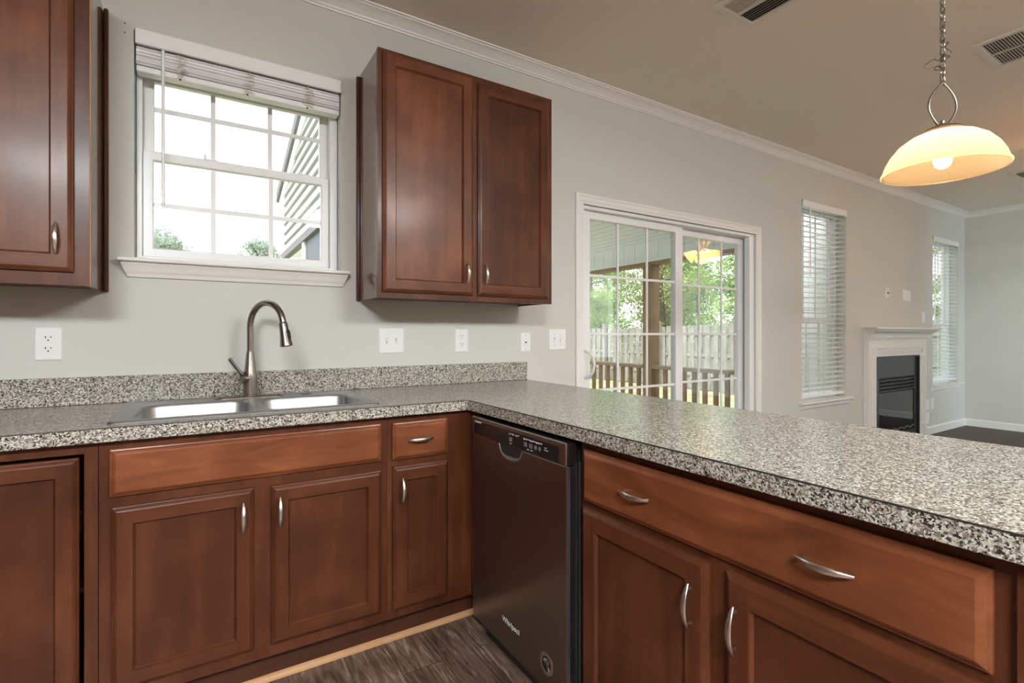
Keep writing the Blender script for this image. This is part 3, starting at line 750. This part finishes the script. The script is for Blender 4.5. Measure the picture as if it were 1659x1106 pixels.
# ------------------------------------------------------------------ faucet
fx, fy = .180, -.132
fa = thing('faucet', 'tall brushed nickel pull-down gooseneck faucet behind the sink bowls', 'faucet', (fx, fy, .919))
finish('base_plate', loft(MB(), [rrect(fx - .125, fx + .125, fy - .031, fy + .031, .030, .9188), rrect(fx - .125, fx + .125, fy - .031, fy + .031, .030, .922), rrect(fx - .120, fx + .120, fy - .027, fy + .027, .026, .9265)]), FAUCETM, fa, smooth=True)
finish('body', MB().lathe([(.0285, .9265), (.0285, .930), (.0265, .932), (.0260, 1.000), (.0255, 1.010), (.0215, 1.030), (.0170, 1.075), (.0140, 1.105)], (fx, fy, 0), 28), FAUCETM, fa, smooth=True)
th = R(33); ux, uy = math.sin(th), -math.cos(th); RR = .094
pts = [(fx, fy, 1.105), (fx, fy, 1.16), (fx, fy, 1.205)]
for i in range(1, 19):
    a = R(180 - i * 9.6); pts.append((fx + ux * (RR + RR * math.cos(a)), fy + uy * (RR + RR * math.cos(a)), 1.205 + RR * math.sin(a)))
e = Vector(pts[-1]); dv = (Vector(pts[-1]) - Vector(pts[-2])).normalized()
finish('spout', MB().tube(pts, .0122, 16), FAUCETM, fa, smooth=True)
q = dv.to_track_quat('Z', 'Y').to_matrix()
sh = finish('spray_head', MB().lathe([(.0125, -.004), (.0150, 0), (.0155, .004), (.0165, .03), (.0195, .062), (.0235, .086), (.0235, .090), (.018, .090)], tuple(e), 24, rot=q), FAUCETM, fa, smooth=True)
side = Vector((math.cos(th), math.sin(th), 0))
bc = e + dv * .045 + (Vector((ux, uy, 0)) * .0155 + side * .004)
finish('spray_button', MB().tube([bc - dv * .020, bc - dv * .012, bc + dv * .012, bc + dv * .022], [.004, .0075, .0085, .005], 8), BLACK, sh, smooth=True)
finish('spray_face', MB().lathe([(.019, .0885), (.019, .0908)], tuple(e), 20, rot=q), BLACK, sh)
h = Vector((-.90, -.40, 0)).normalized()
hub0 = Vector((fx, fy, .998)) + h * .014; hub1 = Vector((fx, fy, .998)) + h * .034
lv = finish('lever', MB().tube([hub0, hub1 - h * .004, hub1], [.0225, .0225, .018], 20), FAUCETM, fa, smooth=True)
l0 = hub1 - h * .010 + Vector((0, 0, .008))
finish('lever_arm', MB().tube([l0, l0 + h * .020 + Vector((0, 0, .020)), l0 + h * .044 + Vector((0, 0, .052)), l0 + h * .058 + Vector((0, 0, .073))], [.010, .0065, .0068, .0072], 12), FAUCETM, lv, smooth=True)

# ------------------------------------------------------------------ outlets, switches and blank plates on the window wall
def plate(nm, lab, cat, x0, x1, z0, z1, group=None):
    r_ = thing(nm, lab, cat, ((x0 + x1) / 2, 0, (z0 + z1) / 2), group=group)
    w2, h2 = (x1 - x0) / 2, (z1 - z0) / 2
    lp('cover_plate', rectloops(MB(), 2 * w2, 2 * h2, -w2, -.0003, -h2, [(0, 0), (0, .0025), (.004, .0055)]), PLATE, r_)
    return r_, w2, h2
def slots(mb, cx, cz, y):
    mb.box(cx - .0085, cx - .0060, y - .0006, y, cz + .001, cz + .0085).box(cx + .006, cx + .0085, y - .0006, y, cz + .002, cz + .008)
    mb.tube([(cx, y + .0004, cz - .0062), (cx, y - .0006, cz - .0062)], .0026, 10)
r, a, c = plate('outlet', 'white duplex outlet on the wall left of the sink window', 'outlet', -.495, -.419, 1.080, 1.199)
for dz in (.0195, -.0195):
    rc = lp('receptacle', MB().prism([(.0165 * math.cos(t) * 1.06, dz + max(-.0135, min(.0135, .0175 * math.sin(t)))) for t in [2 * math.pi * i / 28 for i in range(28)]], 'y', -.0078, -.005), PLATE, r, bevel=.0005)
    lp('slot', (lambda m_: (slots(m_, 0, dz, -.0078), m_)[1])(MB()), DARK, rc)
lp('screw', MB().tube([(0, -.0052, 0), (0, -.0066, 0)], .003, 10), PLATE, r)
def switch2(lab, x0, x1, z0, z1, ups):
    r_, a_, c_ = plate('light_switch', lab, 'light switch', x0, x1, z0, z1)
    for s_, u in zip((-1, 1), ups):
        x = s_ * .023
        lp('toggle', MB().box(x - .0045, x + .0045, -.0062, -.005, -.0115, .0115).prism([(-.005, .0095 * u), (-.005, -.003 * u), (-.015, .010 * u), (-.013, .0135 * u)], 'x', x - .0035, x + .0035), PLATE, r_)
        lp('toggle_shadow_gap', MB().box(x - .0055, x - .0046, -.006, -.005, -.0125, .0125).box(x + .0046, x + .0055, -.006, -.005, -.0125, .0125).box(x - .0055, x + .0055, -.006, -.005, -.0125, -.0116).box(x - .0055, x + .0055, -.006, -.005, .0116, .0125), GREYMARK, r_)
        for dz in (-.03, .03): lp('screw', MB().tube([(x, -.005, dz), (x, -.0066, dz)], .0024, 8), GREYMARK if x0 > 1.5 else PLATE, r_)
    return r_
switch2('white two-gang light switch under the left end of the right wall cabinet', .748, .874, 1.081, 1.205, (-1, 1))
switch2('white two-gang light switch between the wall cabinet and the sliding door', 1.771, 1.896, 1.080, 1.205, (1, -1))
r, a, c = plate('outlet', 'white square-faced outlet under the middle of the right wall cabinet', 'outlet', 1.156, 1.233, 1.079, 1.201)
rc = lp('receptacle', MB().box(-.0165, .0165, -.0078, -.005, -.0335, .0335), PLATE, r, bevel=.001)
for dz in (.021, -.021):
    m_ = MB(); slots(m_, 0, dz, -.0078); lp('slot', m_, DARK, rc)
lp('test_button', MB().box(-.009, -.001, -.0088, -.0076, -.004, .004).box(.001, .009, -.0088, -.0076, -.004, .004), GREYMARK if False else PLATE, rc)
r, a, c = plate('cable_plate', 'narrow wall plate with one cable jack at the end of the backsplash', 'wall plate', 1.569, 1.638, 1.072, 1.184)
lp('jack', MB().tube([(0, -.005, 0), (0, -.013, 0)], .0042, 10), DARK, r)
for dz in (-.042, .042): lp('screw', MB().tube([(0, -.005, dz), (0, -.0066, dz)], .0024, 8), GREYMARK, r)
# plates round the fireplace
r, a, c = plate('cable_plate', 'small wall plate with a dark cable hole above the mantel, leftmost there', 'wall plate', 6.172, 6.252, 1.553, 1.674)
lp('jack', MB().tube([(0, -.005, 0), (0, -.012, 0)], .010, 10), DARK, r)
plate('wall_plate', 'blank wall plate above the mantel, left one of the touching pair', 'wall plate', 6.588, 6.680, 1.546, 1.666)
r, a, c = plate('outlet', 'wall outlet above the mantel, right one of the touching pair', 'outlet', 6.688, 6.780, 1.541, 1.661)
lp('receptacle', MB().box(-.017, .017, -.0078, -.005, -.034, .034), PLATE, r, bevel=.001)
r, a, c = plate('light_switch', 'single light switch on the wall above the right end of the mantel', 'light switch', 7.086, 7.166, 1.313, 1.433)
lp('toggle', MB().box(-.005, .005, -.014, -.005, -.011, .004), PLATE, r)
r, a, c = plate('outlet', 'low wall outlet right of the fireplace, upper left of three plates', 'outlet', 7.205, 7.285, .292, .415)
lp('receptacle', MB().box(-.017, .017, -.0078, -.005, -.034, .034), PLATE, r, bevel=.001)
plate('wall_plate', 'low blank wall plate under the right-hand tall window, upper right of three', 'wall plate', 7.345, 7.425, .292, .417)
plate('wall_plate', 'low blank wall plate right of the fireplace, lowest of three', 'wall plate', 7.205, 7.285, .128, .262)
# two picture-hook nail holes left of the blind
for i, z in enumerate((2.368, 2.332)):
    o = finish('nail', MB().tube([(-.238, 0.0005, z), (-.238, -.003, z)], .0022, 8), DARK); INV[o.name] = Matrix.Identity(4)
    tag(o, 'tiny dark nail in the wall above left of the sink window, %s of two' % ('upper', 'lower')[i], 'nail', 'nails by the sink window')

# ------------------------------------------------------------------ fireplace
fp = thing('fireplace', 'white mantel fireplace with black firebox between the two tall windows', 'fireplace', (6.36, 0, 0))
xb0, xb1 = 5.676, 7.050; yf = -.055
us = [xb0, 5.835, 6.885, xb1]; vs = [0, .945, 1.13]
finish('surround', MB().grid(us, vs, lambda i, j: not (i == 1 and j == 0), yf, -.001), TRIM, fp, .002)
mt = [(-.001, 1.245), (-.168, 1.245), (-.168, 1.228), (-.160, 1.224), (-.150, 1.222), (-.145, 1.212), (-.138, 1.205), (-.120, 1.196), (-.100, 1.182), (-.092, 1.172), (-.090, 1.166), (-.080, 1.164), (-.080, 1.135), (-.066, 1.132), (-.064, 1.118), (-.001, 1.118)]
ms = MB(); n_ = len(mt)
vl = [(xb0 - .5 * max(0, (-y - .055)) * 1.7, y, z) for y, z in mt]; vr = [(xb1 + .5 * max(0, (-y - .055)) * 1.7, y, z) for y, z in mt]
ms.add(vl + vr, [(i, (i + 1) % n_, n_ + (i + 1) % n_, n_ + i) for i in range(n_)] + [tuple(range(n_))[::-1], tuple(range(n_, 2 * n_))])
mn = finish('mantel_shelf', ms, TRIM, fp)
dm = MB(); x = xb0 + .01
while x < xb1 - .02: dm.box(x, x + .018, -.086, -.079, 1.140, 1.160); x += .030
finish('dentil', dm, TRIM, mn)
fr = MB()
for i in range(5): fr.box(xb0 + .16, xb1 - .16, yf - .006, yf, .972 + i * .014, .980 + i * .014)
finish('fluted_panel', fr, TRIM, fp, .002)
for x in (xb0 + .10, xb1 - .10): finish('rosette', MB().lathe([(.030, 0), (.028, .006), (.018, .004), (.010, .008), (0, .009)], (x, yf, 1.0), 20, rot=Matrix.Rotation(R(90), 3, 'X'), cap=False), TRIM, fp, smooth=True)
for x0 in (xb0 + .012, xb1 - .142):
    pm = MB()
    for i in range(4): pm.box(x0 + .010 + i * .030, x0 + .026 + i * .030, yf - .006, yf, .20, .93)
    finish('pilaster', pm, TRIM, fp, .002)
    finish('plinth', MB().box(x0 - .008, x0 + .138, yf - .014, yf, .0, .17), TRIM, fp, .004)
fb = finish('firebox', MB().frame(5.837, 6.883, .003, .943, .012, -.054, -.010).box(5.85, 6.87, -.008, -.003, .01, .935), mat('firebox_black', (.022, .026, .028), .35), fp)
finish('face_panel', MB().grid([5.85, 5.95, 6.80, 6.87], [.06, .12, .56, .72, .93], lambda i, j: not (i == 1 and j in (1, 2)), -.030, -.016), mat('fireplace_face', (.03, .034, .036), .3), fb)
lv_ = MB()
for i in range(4): lv_.prism([(-.036, .575 + i * .037), (-.018, .592 + i * .037), (-.018, .598 + i * .037), (-.036, .583 + i * .037)], 'x', 5.952, 6.798)
finish('louver', lv_, MATTEBLACK, fb)
finish('glass_front', MB().box(5.95, 6.80, -.024, -.021, .121, .559), FGLASS, fb)
lg = MB()
for i in range(5):
    x = 6.05 + i * .16; lg.tube([(x, -.016, .14), (x + .10, -.014, .165), (x + .2, -.016, .150)], [.012, .014, .010], 8)
finish('log_set', lg, mat('charred_log', (.12, .09, .07), .9), fb)

# ------------------------------------------------------------------ ceiling registers
def register(lab, x0, x1, y0, y1, brd, along, nl, split, nm='air_vent'):
    r_ = thing(nm, lab, 'air vent', ((x0 + x1) / 2, (y0 + y1) / 2, ZC)); z1 = ZC - .0005; z0 = ZC - .010
    finish('vent_frame', MB().grid([x0, x0 + brd, x1 - brd, x1], [y0, y0 + brd, y1 - brd, y1], lambda i, j: not (i == 1 and j == 1), z0, z1, 'xy'), TRIMV, r_, .003)
    finish('duct_opening', MB().box(x0 + brd, x1 - brd, y0 + brd, y1 - brd, z1 - .002, z1), DARK, r_)
    lm = MB(); a0, a1 = (y0 + brd, y1 - brd) if along == 'x' else (x0 + brd, x1 - brd); b0, b1 = (x0 + brd, x1 - brd) if along == 'x' else (y0 + brd, y1 - brd)
    zt = z0 + .0055 if split == 2 else z1 - .003
    for i in range(nl):
        p = a0 + (a1 - a0) * (i + .5) / nl; tl = (.0042 if split != 2 else .0028) * (1 if (split != 2 or i >= nl / 2) else -1)
        lm.prism([(p - tl, z0 + .0005), (p + tl, zt), (p + tl + .0022, zt), (p - tl + .0022, z0 + .0005)], along, b0, b1)
    finish('louver', lm, TRIMV, r_)
    if split == 1: c_ = (b0 + b1) / 2
    if split == 1: finish('divider', MB().box(*((c_ - .005, c_ + .005, a0, a1) if along == 'x' else (a0, a1, c_ - .005, c_ + .005)), z0 - .0005, z1 - .003), TRIMV, r_)
    if split == 2: c_ = (a0 + a1) / 2; finish('divider', MB().box(*((b0, b1, c_ - .010, c_ + .010) if along == 'x' else (c_ - .010, c_ + .010, b0, b1)), z0 - .0005, z1 - .003), TRIMV, r_)
TRIMV = mat('vent_enamel', (.72, .69, .63), .35)
register('white square ceiling air vent nearest the crown moulding at the top edge', 2.076, 2.376, -1.175, -.898, .035, 'y', 13, 2)
register('large ceiling return grille at the right edge beside the pendant chain', 3.55, 3.96, -2.05, -1.425, .035, 'x', 46, 1)
register('small far ceiling air vent just beyond the pendant shade at the right', 6.66, 6.98, -1.10, -.83, .04, 'y', 16, 0)

# ------------------------------------------------------------------ pendant lamp
px, py = 2.554, -1.622
pd = thing('pendant_lamp', 'lit amber glass bowl pendant lamp hanging on a nickel chain', 'lamp', (px, py, 1.83))
pr = [(.200, 1.830), (.204, 1.832), (.205, 1.838), (.201, 1.843), (.198, 1.848), (.190, 1.875), (.172, 1.910), (.145, 1.944), (.110, 1.970), (.072, 1.986), (.036, 1.994)]
pin = [(a - .006 if a > .05 else a, z - .006) for a, z in pr[4:]][::-1] + [(.192, 1.838), (.196, 1.830)]
finish('lamp_shade', MB().lathe(pr, (px, py, 0), 56, cap=False).lathe(pr[-1:] + pin + [pr[0]], (px, py, 0), 56, cap=False, mi=1), [SHADE, SHADE_IN], pd, smooth=True)
finish('shade_cap', MB().lathe([(.070, 1.9905), (.072, 1.993), (.060, 2.003), (.040, 2.010), (.026, 2.014), (.024, 2.020), (.014, 2.024), (.008, 2.026), (.009, 2.034), (.005, 2.039), (0, 2.040)], (px, py, 0), 32, cap=False), LAMPM, pd, smooth=True)
vx, vy = math.cos(R(-32)), math.sin(R(-32))
for s_ in (-1, 1):
    lpn = []
    for i in range(17):
        t = i / 16; z = 2.020 + .170 * t; wv = .056 * math.sin(math.pi * (0.10 + .90 * t)) ** .9 if t < 1 else 0
        lpn.append((px + s_ * vx * wv, py + s_ * vy * wv, z))
    finish('loop_arm', MB().tube(lpn, .0048, 10), LAMPM, pd, smooth=True)
ch = MB(); z = 2.186; i = 0
while z < ZC - .05:
    a = R(-32 if i % 2 == 0 else 58); c0, s0 = math.cos(a), math.sin(a); li = []
    for k_ in range(16):
        t = 2 * math.pi * k_ / 16
        li.append((px + .0085 * math.cos(t) * c0, py + .0085 * math.cos(t) * s0, z + .016 + .0175 * math.sin(t)))
    ch.tube(li, .0028, 6, closed=True); z += .0285; i += 1
finish('chain', ch, LAMPM, pd, smooth=True)
cp_ = [(px + .006 * vx, py + .006 * vy, 2.186)]
for i in range(60):
    t = i / 59; z = 2.19 + (ZC - .05 - 2.19) * t; ph = i * 1.05
    cp_.append((px + .0095 * math.cos(ph) * vx, py + .0095 * math.cos(ph) * vy + .004 * math.sin(ph), z))
finish('lamp_cord', MB().tube(cp_, .0022, 6), CORD, pd, smooth=True)
kn = MB()
def loopc(cx, cz, rx, rz, tilt, n_=22):
    return [(px + vx * (cx + rx * math.cos(t) * math.cos(tilt) - rz * math.sin(t) * math.sin(tilt)), py + vy * (cx + rx * math.cos(t) * math.cos(tilt)) + .012 * math.sin(2 * t), cz + rx * math.cos(t) * math.sin(tilt) + rz * math.sin(t) * math.cos(tilt)) for t in [2 * math.pi * i / n_ for i in range(n_)]]
kn.tube(loopc(-.032, 2.272, .036, .014, R(12)), .0024, 6, closed=True)
kn.tube(loopc(.014, 2.325, .010, .028, R(-8)), .002, 6, closed=True)
kn.tube(loopc(-.012, 2.256, .008, .018, R(-30)), .0022, 6, closed=True)
kn.tube(loopc(.006, 2.295, .012, .010, R(20)), .0026, 6, closed=True)
finish('cord_knot', kn, CORD, pd, smooth=True)
finish('canopy', MB().lathe([(.060, ZC - .0005), (.060, ZC - .010), (.040, ZC - .024), (.012, ZC - .030), (.006, ZC - .052)], (px, py, 0), 28), LAMPM, pd, smooth=True)
finish('socket', MB().lathe([(.018, 1.985), (.018, 1.935), (.014, 1.930)], (px, py, 0), 16), LAMPM, pd)
finish('bulb', MB().lathe([(.012, 1.930), (.020, 1.912), (.029, 1.890), (.030, 1.872), (.024, 1.855), (.012, 1.846), (0, 1.844)], (px, py, 0), 20, cap=False), BULB, pd, smooth=True)

# ------------------------------------------------------------------ lights out of the frame: added ceiling boxes that brighten the kitchen, living-room fan
for LX, dm, lab in ((-.85, DIFFUSER, 'unseen rectangular light box added to the ceiling behind the viewpoint on the left'), (1.80, DIFFUSER2, 'unseen rectangular light box added to the ceiling behind the viewpoint on the right')):
    cl = thing('added_ceiling_light', lab, 'lamp', (LX, -4.25, ZC), group='added ceiling lights')
    finish('light_frame', MB().grid([LX - .58, LX - .55, LX + .55, LX + .58], [-4.63, -4.60, -3.90, -3.87], lambda i, j: not (i == 1 and j == 1), ZC - .030, ZC - .001, 'xy'), TRIM, cl, .003)
    finish('diffuser', MB().box(LX - .55, LX + .55, -4.60, -3.90, ZC - .11, ZC - .031), dm, cl)
fx2, fy2 = 5.75, -1.73
fn = thing('ceiling_fan', 'living room ceiling fan with four lit glass shades beyond the right edge', 'ceiling fan', (fx2, fy2, ZC))
finish('motor', MB().lathe([(.07, ZC - .001), (.06, ZC - .05), (.014, ZC - .06), (.014, ZC - .22), (.09, ZC - .23), (.13, ZC - .27), (.13, ZC - .33), (.07, ZC - .37), (.05, ZC - .42), (.03, ZC - .44)], (fx2, fy2, 0), 28), LAMPM, fn, smooth=True)
for i in range(5):
    a = R(54 + 72 * i); M3 = Matrix.Rotation(a, 3, 'Z')
    pb_ = [Vector((.14, -.035, 0)), Vector((.54, -.065, .012)), Vector((.57, 0, .012)), Vector((.54, .065, -.002)), Vector((.14, .035, 0))]
    v = [tuple(M3 @ p + Vector((fx2, fy2, ZC - .30))) for p in pb_] + [tuple(M3 @ p + Vector((fx2, fy2, ZC - .292))) for p in pb_]
    finish('blade', MB().add(v, [(0, 1, 2, 3, 4), (9, 8, 7, 6, 5)] + [(i_, (i_ + 1) % 5, 5 + (i_ + 1) % 5, 5 + i_) for i_ in range(5)]), WD, fn)
for i in range(4):
    a = R(45 + 90 * i); dv = Vector((math.cos(a) * .8, math.sin(a) * .8, -.6)).normalized(); q = dv.to_track_quat('Z', 'Y').to_matrix()
    p0 = Vector((fx2, fy2, ZC - .42)) + Vector((math.cos(a), math.sin(a), 0)) * .05
    finish('light_shade', MB().lathe([(.022, 0), (.034, .02), (.054, .055), (.074, .105), (.090, .135), (.086, .135), (.070, .103), (.050, .053), (.026, .02)], tuple(p0 + dv * .045), 20, rot=q, cap=False), FANBULB, fn, smooth=True)

# ------------------------------------------------------------------ outdoors
GZ = -.40
o = struct('ground', MB().box(-30, 60, .18, 70, GZ - .1, GZ), LAWN)
# fireplace chase seen through the tall window
cm = MB()
for i in range(26):
    z = GZ + .02 + i * .13
    cm.prism([(5.560, z), (5.548, z), (5.556, z + .131), (5.560, z + .131)], 'y', .175, .86)
    cm.prism([(.850, z), (.862, z), (.854, z + .131), (.850, z + .131)], 'x', 5.552, 7.15)
cm.box(5.56, 7.15, .175, .85, GZ, 3.0)
struct('wall_chase', cm, SIDING)
# porch
po = struct_root('porch', (2.7, .2, 0))
finish('deck', MB().box(1.0, 4.5, .175, 5.0, -.14, -.08), mat('bounce_pale_deck', (.72, .71, .68), .7), po)  # unseen deck made pale to bounce light onto the porch ceiling
finish('porch_ceiling', MB().box(1.0, 4.40, .175, 5.0, 2.224, 2.25), SOFFIT, po)
sm = MB()
for i in range(22): sm.box(1.15 + i * .15, 1.154 + i * .15, .18, 4.95, 2.2225, 2.2242)
finish('ceiling_groove', sm, mat('groove_grey', (.5, .55, .53), .6), po)
finish('roof_slab', MB().prism([(.175, 4.75), (5.3, 3.15), (5.3, 3.02), (.175, 4.62)], 'x', .93, 4.53), SHINGLE, po)
wm = MB()
yy = [.175, 5.0]
for i in range(20):
    z = 2.26 + i * .125; ye = min(5.0, .175 + (4.62 - z - .13) / .3122)
    if ye < .3: break
    wm.prism([(1.012, z), (.968, z), (.972, z + .014), (.998, z + .124), (1.012, z + .124)], 'y', .175, ye)
finish('gable_siding', wm, mat('pale_gable_siding', (.44, .45, .46), .6), po)
finish('rake_board', MB().prism([(.175, 4.62), (5.28, 3.02), (5.28, 2.87), (.175, 4.47)], 'x', .962, .988), SIDING, po)
finish('corner_trim', MB().box(.96, 1.02, 4.90, 5.02, -.1, 3.1).box(.97, 1.03, 3.40, 3.50, -.08, 2.25), SIDING, po)
finish('eave_band', MB().box(.955, 1.03, .175, 5.0, 2.18, 2.26), SHINGLE, po)
finish('screen_panel', MB().box(.995, 1.005, .18, 3.40, .0, 2.18), SCREENP, po)
bmv = MB().box(4.40, 4.52, .175, 5.0, 2.010, 2.224).box(4.385, 4.40, .175, 5.0, 2.010, 2.045)
for i in range(24): bmv.box(4.394, 4.40, .18 + i * .2, .186 + i * .2, 2.045, 2.222)
finish('beam_wrap', MB().box(4.40, 4.52, .175, 5.0, 2.010, 2.224).box(4.383, 4.40, .175, 5.0, 2.006, 2.040), SOFFIT, po)
gm = MB()
for i in range(26): gm.box(4.3985, 4.4002, .25 + i * .18, .254 + i * .18, 2.04, 2.222)
finish('beam_groove', gm, bpy.data.materials['groove_grey'], po)
finish('beam', MB().box(4.395, 4.52, .175, 5.0, 1.968, 2.004), DECKW, po)
for y in (1.60, 3.45, 4.9):
    o = thing('porch_post', {1.60: 'brown treated wood porch post seen through the left door panel', 3.45: 'brown porch post hidden left of the door opening', 4.9: 'brown porch post at the far porch corner'}[y], 'post', (4.45, y + .065, -.08))
    finish('post', MB().box(4.38, 4.52, y, y + .13, -.08, 1.966), DECKW, o, .004)
def railing(y0, y1, lab, n0, sp):
    r_ = thing('porch_railing', lab, 'railing', (4.44, (y0 + y1) / 2, -.08))
    finish('top_rail', MB().box(4.375, 4.515, y0, y1, .782, .820), RAILTOP, r_, .003)
    finish('bottom_rail', MB().box(4.43, 4.47, y0, y1, .02, .10), DECKW, r_)
    y = n0
    while y < y1 - .03:
        if y > y0 + .02: finish('baluster', MB().box(4.425, 4.462, y, y + .038, .101, .781), DECKW, r_)
        y += sp
    finish('rail_stub', MB().box(4.43, 4.47, (y0 + y1) / 2 - .02, (y0 + y1) / 2 + .02, -.08, .02), DECKW, r_)
railing(.20, 1.596, 'brown porch railing with white-topped rail right of the porch post', .26, .130)
railing(1.734, 3.446, 'brown porch railing with weathered rail left of the porch post', 1.83, .133)
# fence
fe = thing('fence', 'weathered grey wooden picket privacy fence behind the porch', 'fence', (11.9, 8, GZ))
fz = 1.44
for z in (.0, .55, 1.15): finish('rail', MB().box(11.93, 11.97, .6, 15, z, z + .09), FENCEW, fe)
pk0 = None; y = .7; i = 0
while y < 14.9:
    hgt = fz - (y - 5.7) * .012 + random.uniform(-.012, .012)
    def pick(x, y_, h_): return MB().prism([(y_, GZ + .04), (y_ + .14, GZ + .04), (y_ + .14, h_ - .05), (y_ + .115, h_), (y_ + .025, h_), (y_, h_ - .05)], 'x', x, x + .018)
    if i % 2 == 0: finish('picket', pick(11.912, y, hgt), FENCEW, fe)
    else: finish('picket', pick(11.97, y, hgt), FENCEW, fe)
    y += .128 if i % 2 else .132
    i += 1
for y in (5.62, 8.1, 10.5, 12.9, 3.2): finish('fence_post', MB().box(11.80, 11.91, y, y + .11, GZ, fz + .06).box(11.79, 11.92, y - .01, y + .12, fz + .06, fz + .09), FENCEW, fe)

# trees
def tree_mesh(seed, h_, spread, kind):
    rnd = random.Random(seed)
    tr = MB(); pts = [(rnd.uniform(-.1, .1) * i, rnd.uniform(-.1, .1) * i, h_ * i / 6) for i in range(7)]
    tr.tube(pts, [.17 * (1 - i / 8) * (h_ / 8) for i in range(7)], 8)
    fo = MB()
    nb = 60
    for b_ in range(nb):
        t = (b_ + .5) / nb; zc = h_ * (.10 + .92 * t); rr = spread * (1.0 - .6 * max(0, t - .3)) * rnd.uniform(.25, 1)
        a = rnd.uniform(0, 6.283); c = Vector((rr * math.cos(a), rr * math.sin(a), zc))
        br = tr.tube([(c.x * .05, c.y * .05, zc - .35), (c.x * .6, c.y * .6, zc - .12), tuple(c)], [.03, .02, .008], 5)
        s_ = rnd.uniform(.6, 1.05) * spread * .46
        for k_ in range(230 if kind == 'pine' else 240):
            d = Vector((rnd.gauss(0, 1), rnd.gauss(0, 1), rnd.gauss(0, .6))).normalized() * s_ * rnd.random() ** .5
            p = c + d; L_ = rnd.uniform(.10, .24) if kind == 'pine' else rnd.uniform(.07, .14)
            u = Vector((rnd.gauss(0, 1), rnd.gauss(0, 1), rnd.gauss(.35, .6))).normalized(); v_ = u.cross(Vector((rnd.gauss(0, 1), rnd.gauss(0, 1), rnd.gauss(0, 1)))).normalized()
            wv = L_ * (.16 if kind == 'pine' else .5)
            fo.add([p - v_ * wv, p + u * L_ * .5 - v_ * wv * .3, p + u * L_, p + v_ * wv], [(0, 1, 2, 3)])
    return tr, fo
def plant(name, lab, seed, h_, spread, kind, leaf, loc, group):
    r_ = thing(name, lab, 'tree', loc, 0, group); tr, fo = tree_mesh(seed, h_, spread, kind)
    lp('trunk', tr, BARK, r_, smooth=True); lp('foliage', fo, leaf, r_, merge=False); return r_
p1 = plant('pine_tree', 'green pine tree behind the fence, in the right-hand door panel', 3, 7.6, 2.0, 'pine', PINEL, (14.9, 7.0, GZ), None)
p2 = plant('leafy_tree', 'olive green leafy tree behind the fence, beside the wooden porch post', 5, 7.8, 2.0, 'oak', OAKL, (15.2, 10.9, GZ), None)
p2.scale = (.76, .76, .95)
def again(src, loc, rz, lab=None, sc=1.0, group=None):
    c = copy_tree(src); c.location = loc; c.rotation_euler = (0, 0, rz); c.scale = (sc, sc, sc)
    if lab: c['label'] = lab
    if group: c['group'] = group
    return c
again(p1, (15.2, 15.5, GZ), 2.3, 'green pine tree behind the fence, in the leftmost door panes', .92)
again(p1, (13.4, 12.6, GZ), 1.3, 'low young pine just behind the pickets in the left door panel', .42)
for (x, y, rz, s_) in ((20.6, 9.2, 3.0, 1.05), (20.8, 20.2, 4.1, 1.1), (26.5, 13.6, 5.0, 1.2), (26.5, 19.5, .6, 1.2)):
    again(p1, (x, y, GZ), rz, 'back-row pine showing in the gaps between the nearer trees', s_, 'back row of pines')
again(p2, (20.5, 14.4, GZ), .7, 'back-row leafy tree showing in the gaps between the nearer trees', 1.1)
again(p2, (20.5, 3.4, GZ), 4.0, 'leafy tree glimpsed through the blind right of the mantel', .8)
f1 = plant('far_tree', 'treetop tinted pale for haze, low in the left panes of the sink window', 11, 5.7, 1.5, 'oak', FARL, (-1.6, 25, GZ), None)
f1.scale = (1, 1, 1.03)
again(f1, (2.5, 25.5, GZ), 1.7, 'treetop tinted pale for haze, low in the middle panes of the sink window', 1.04)
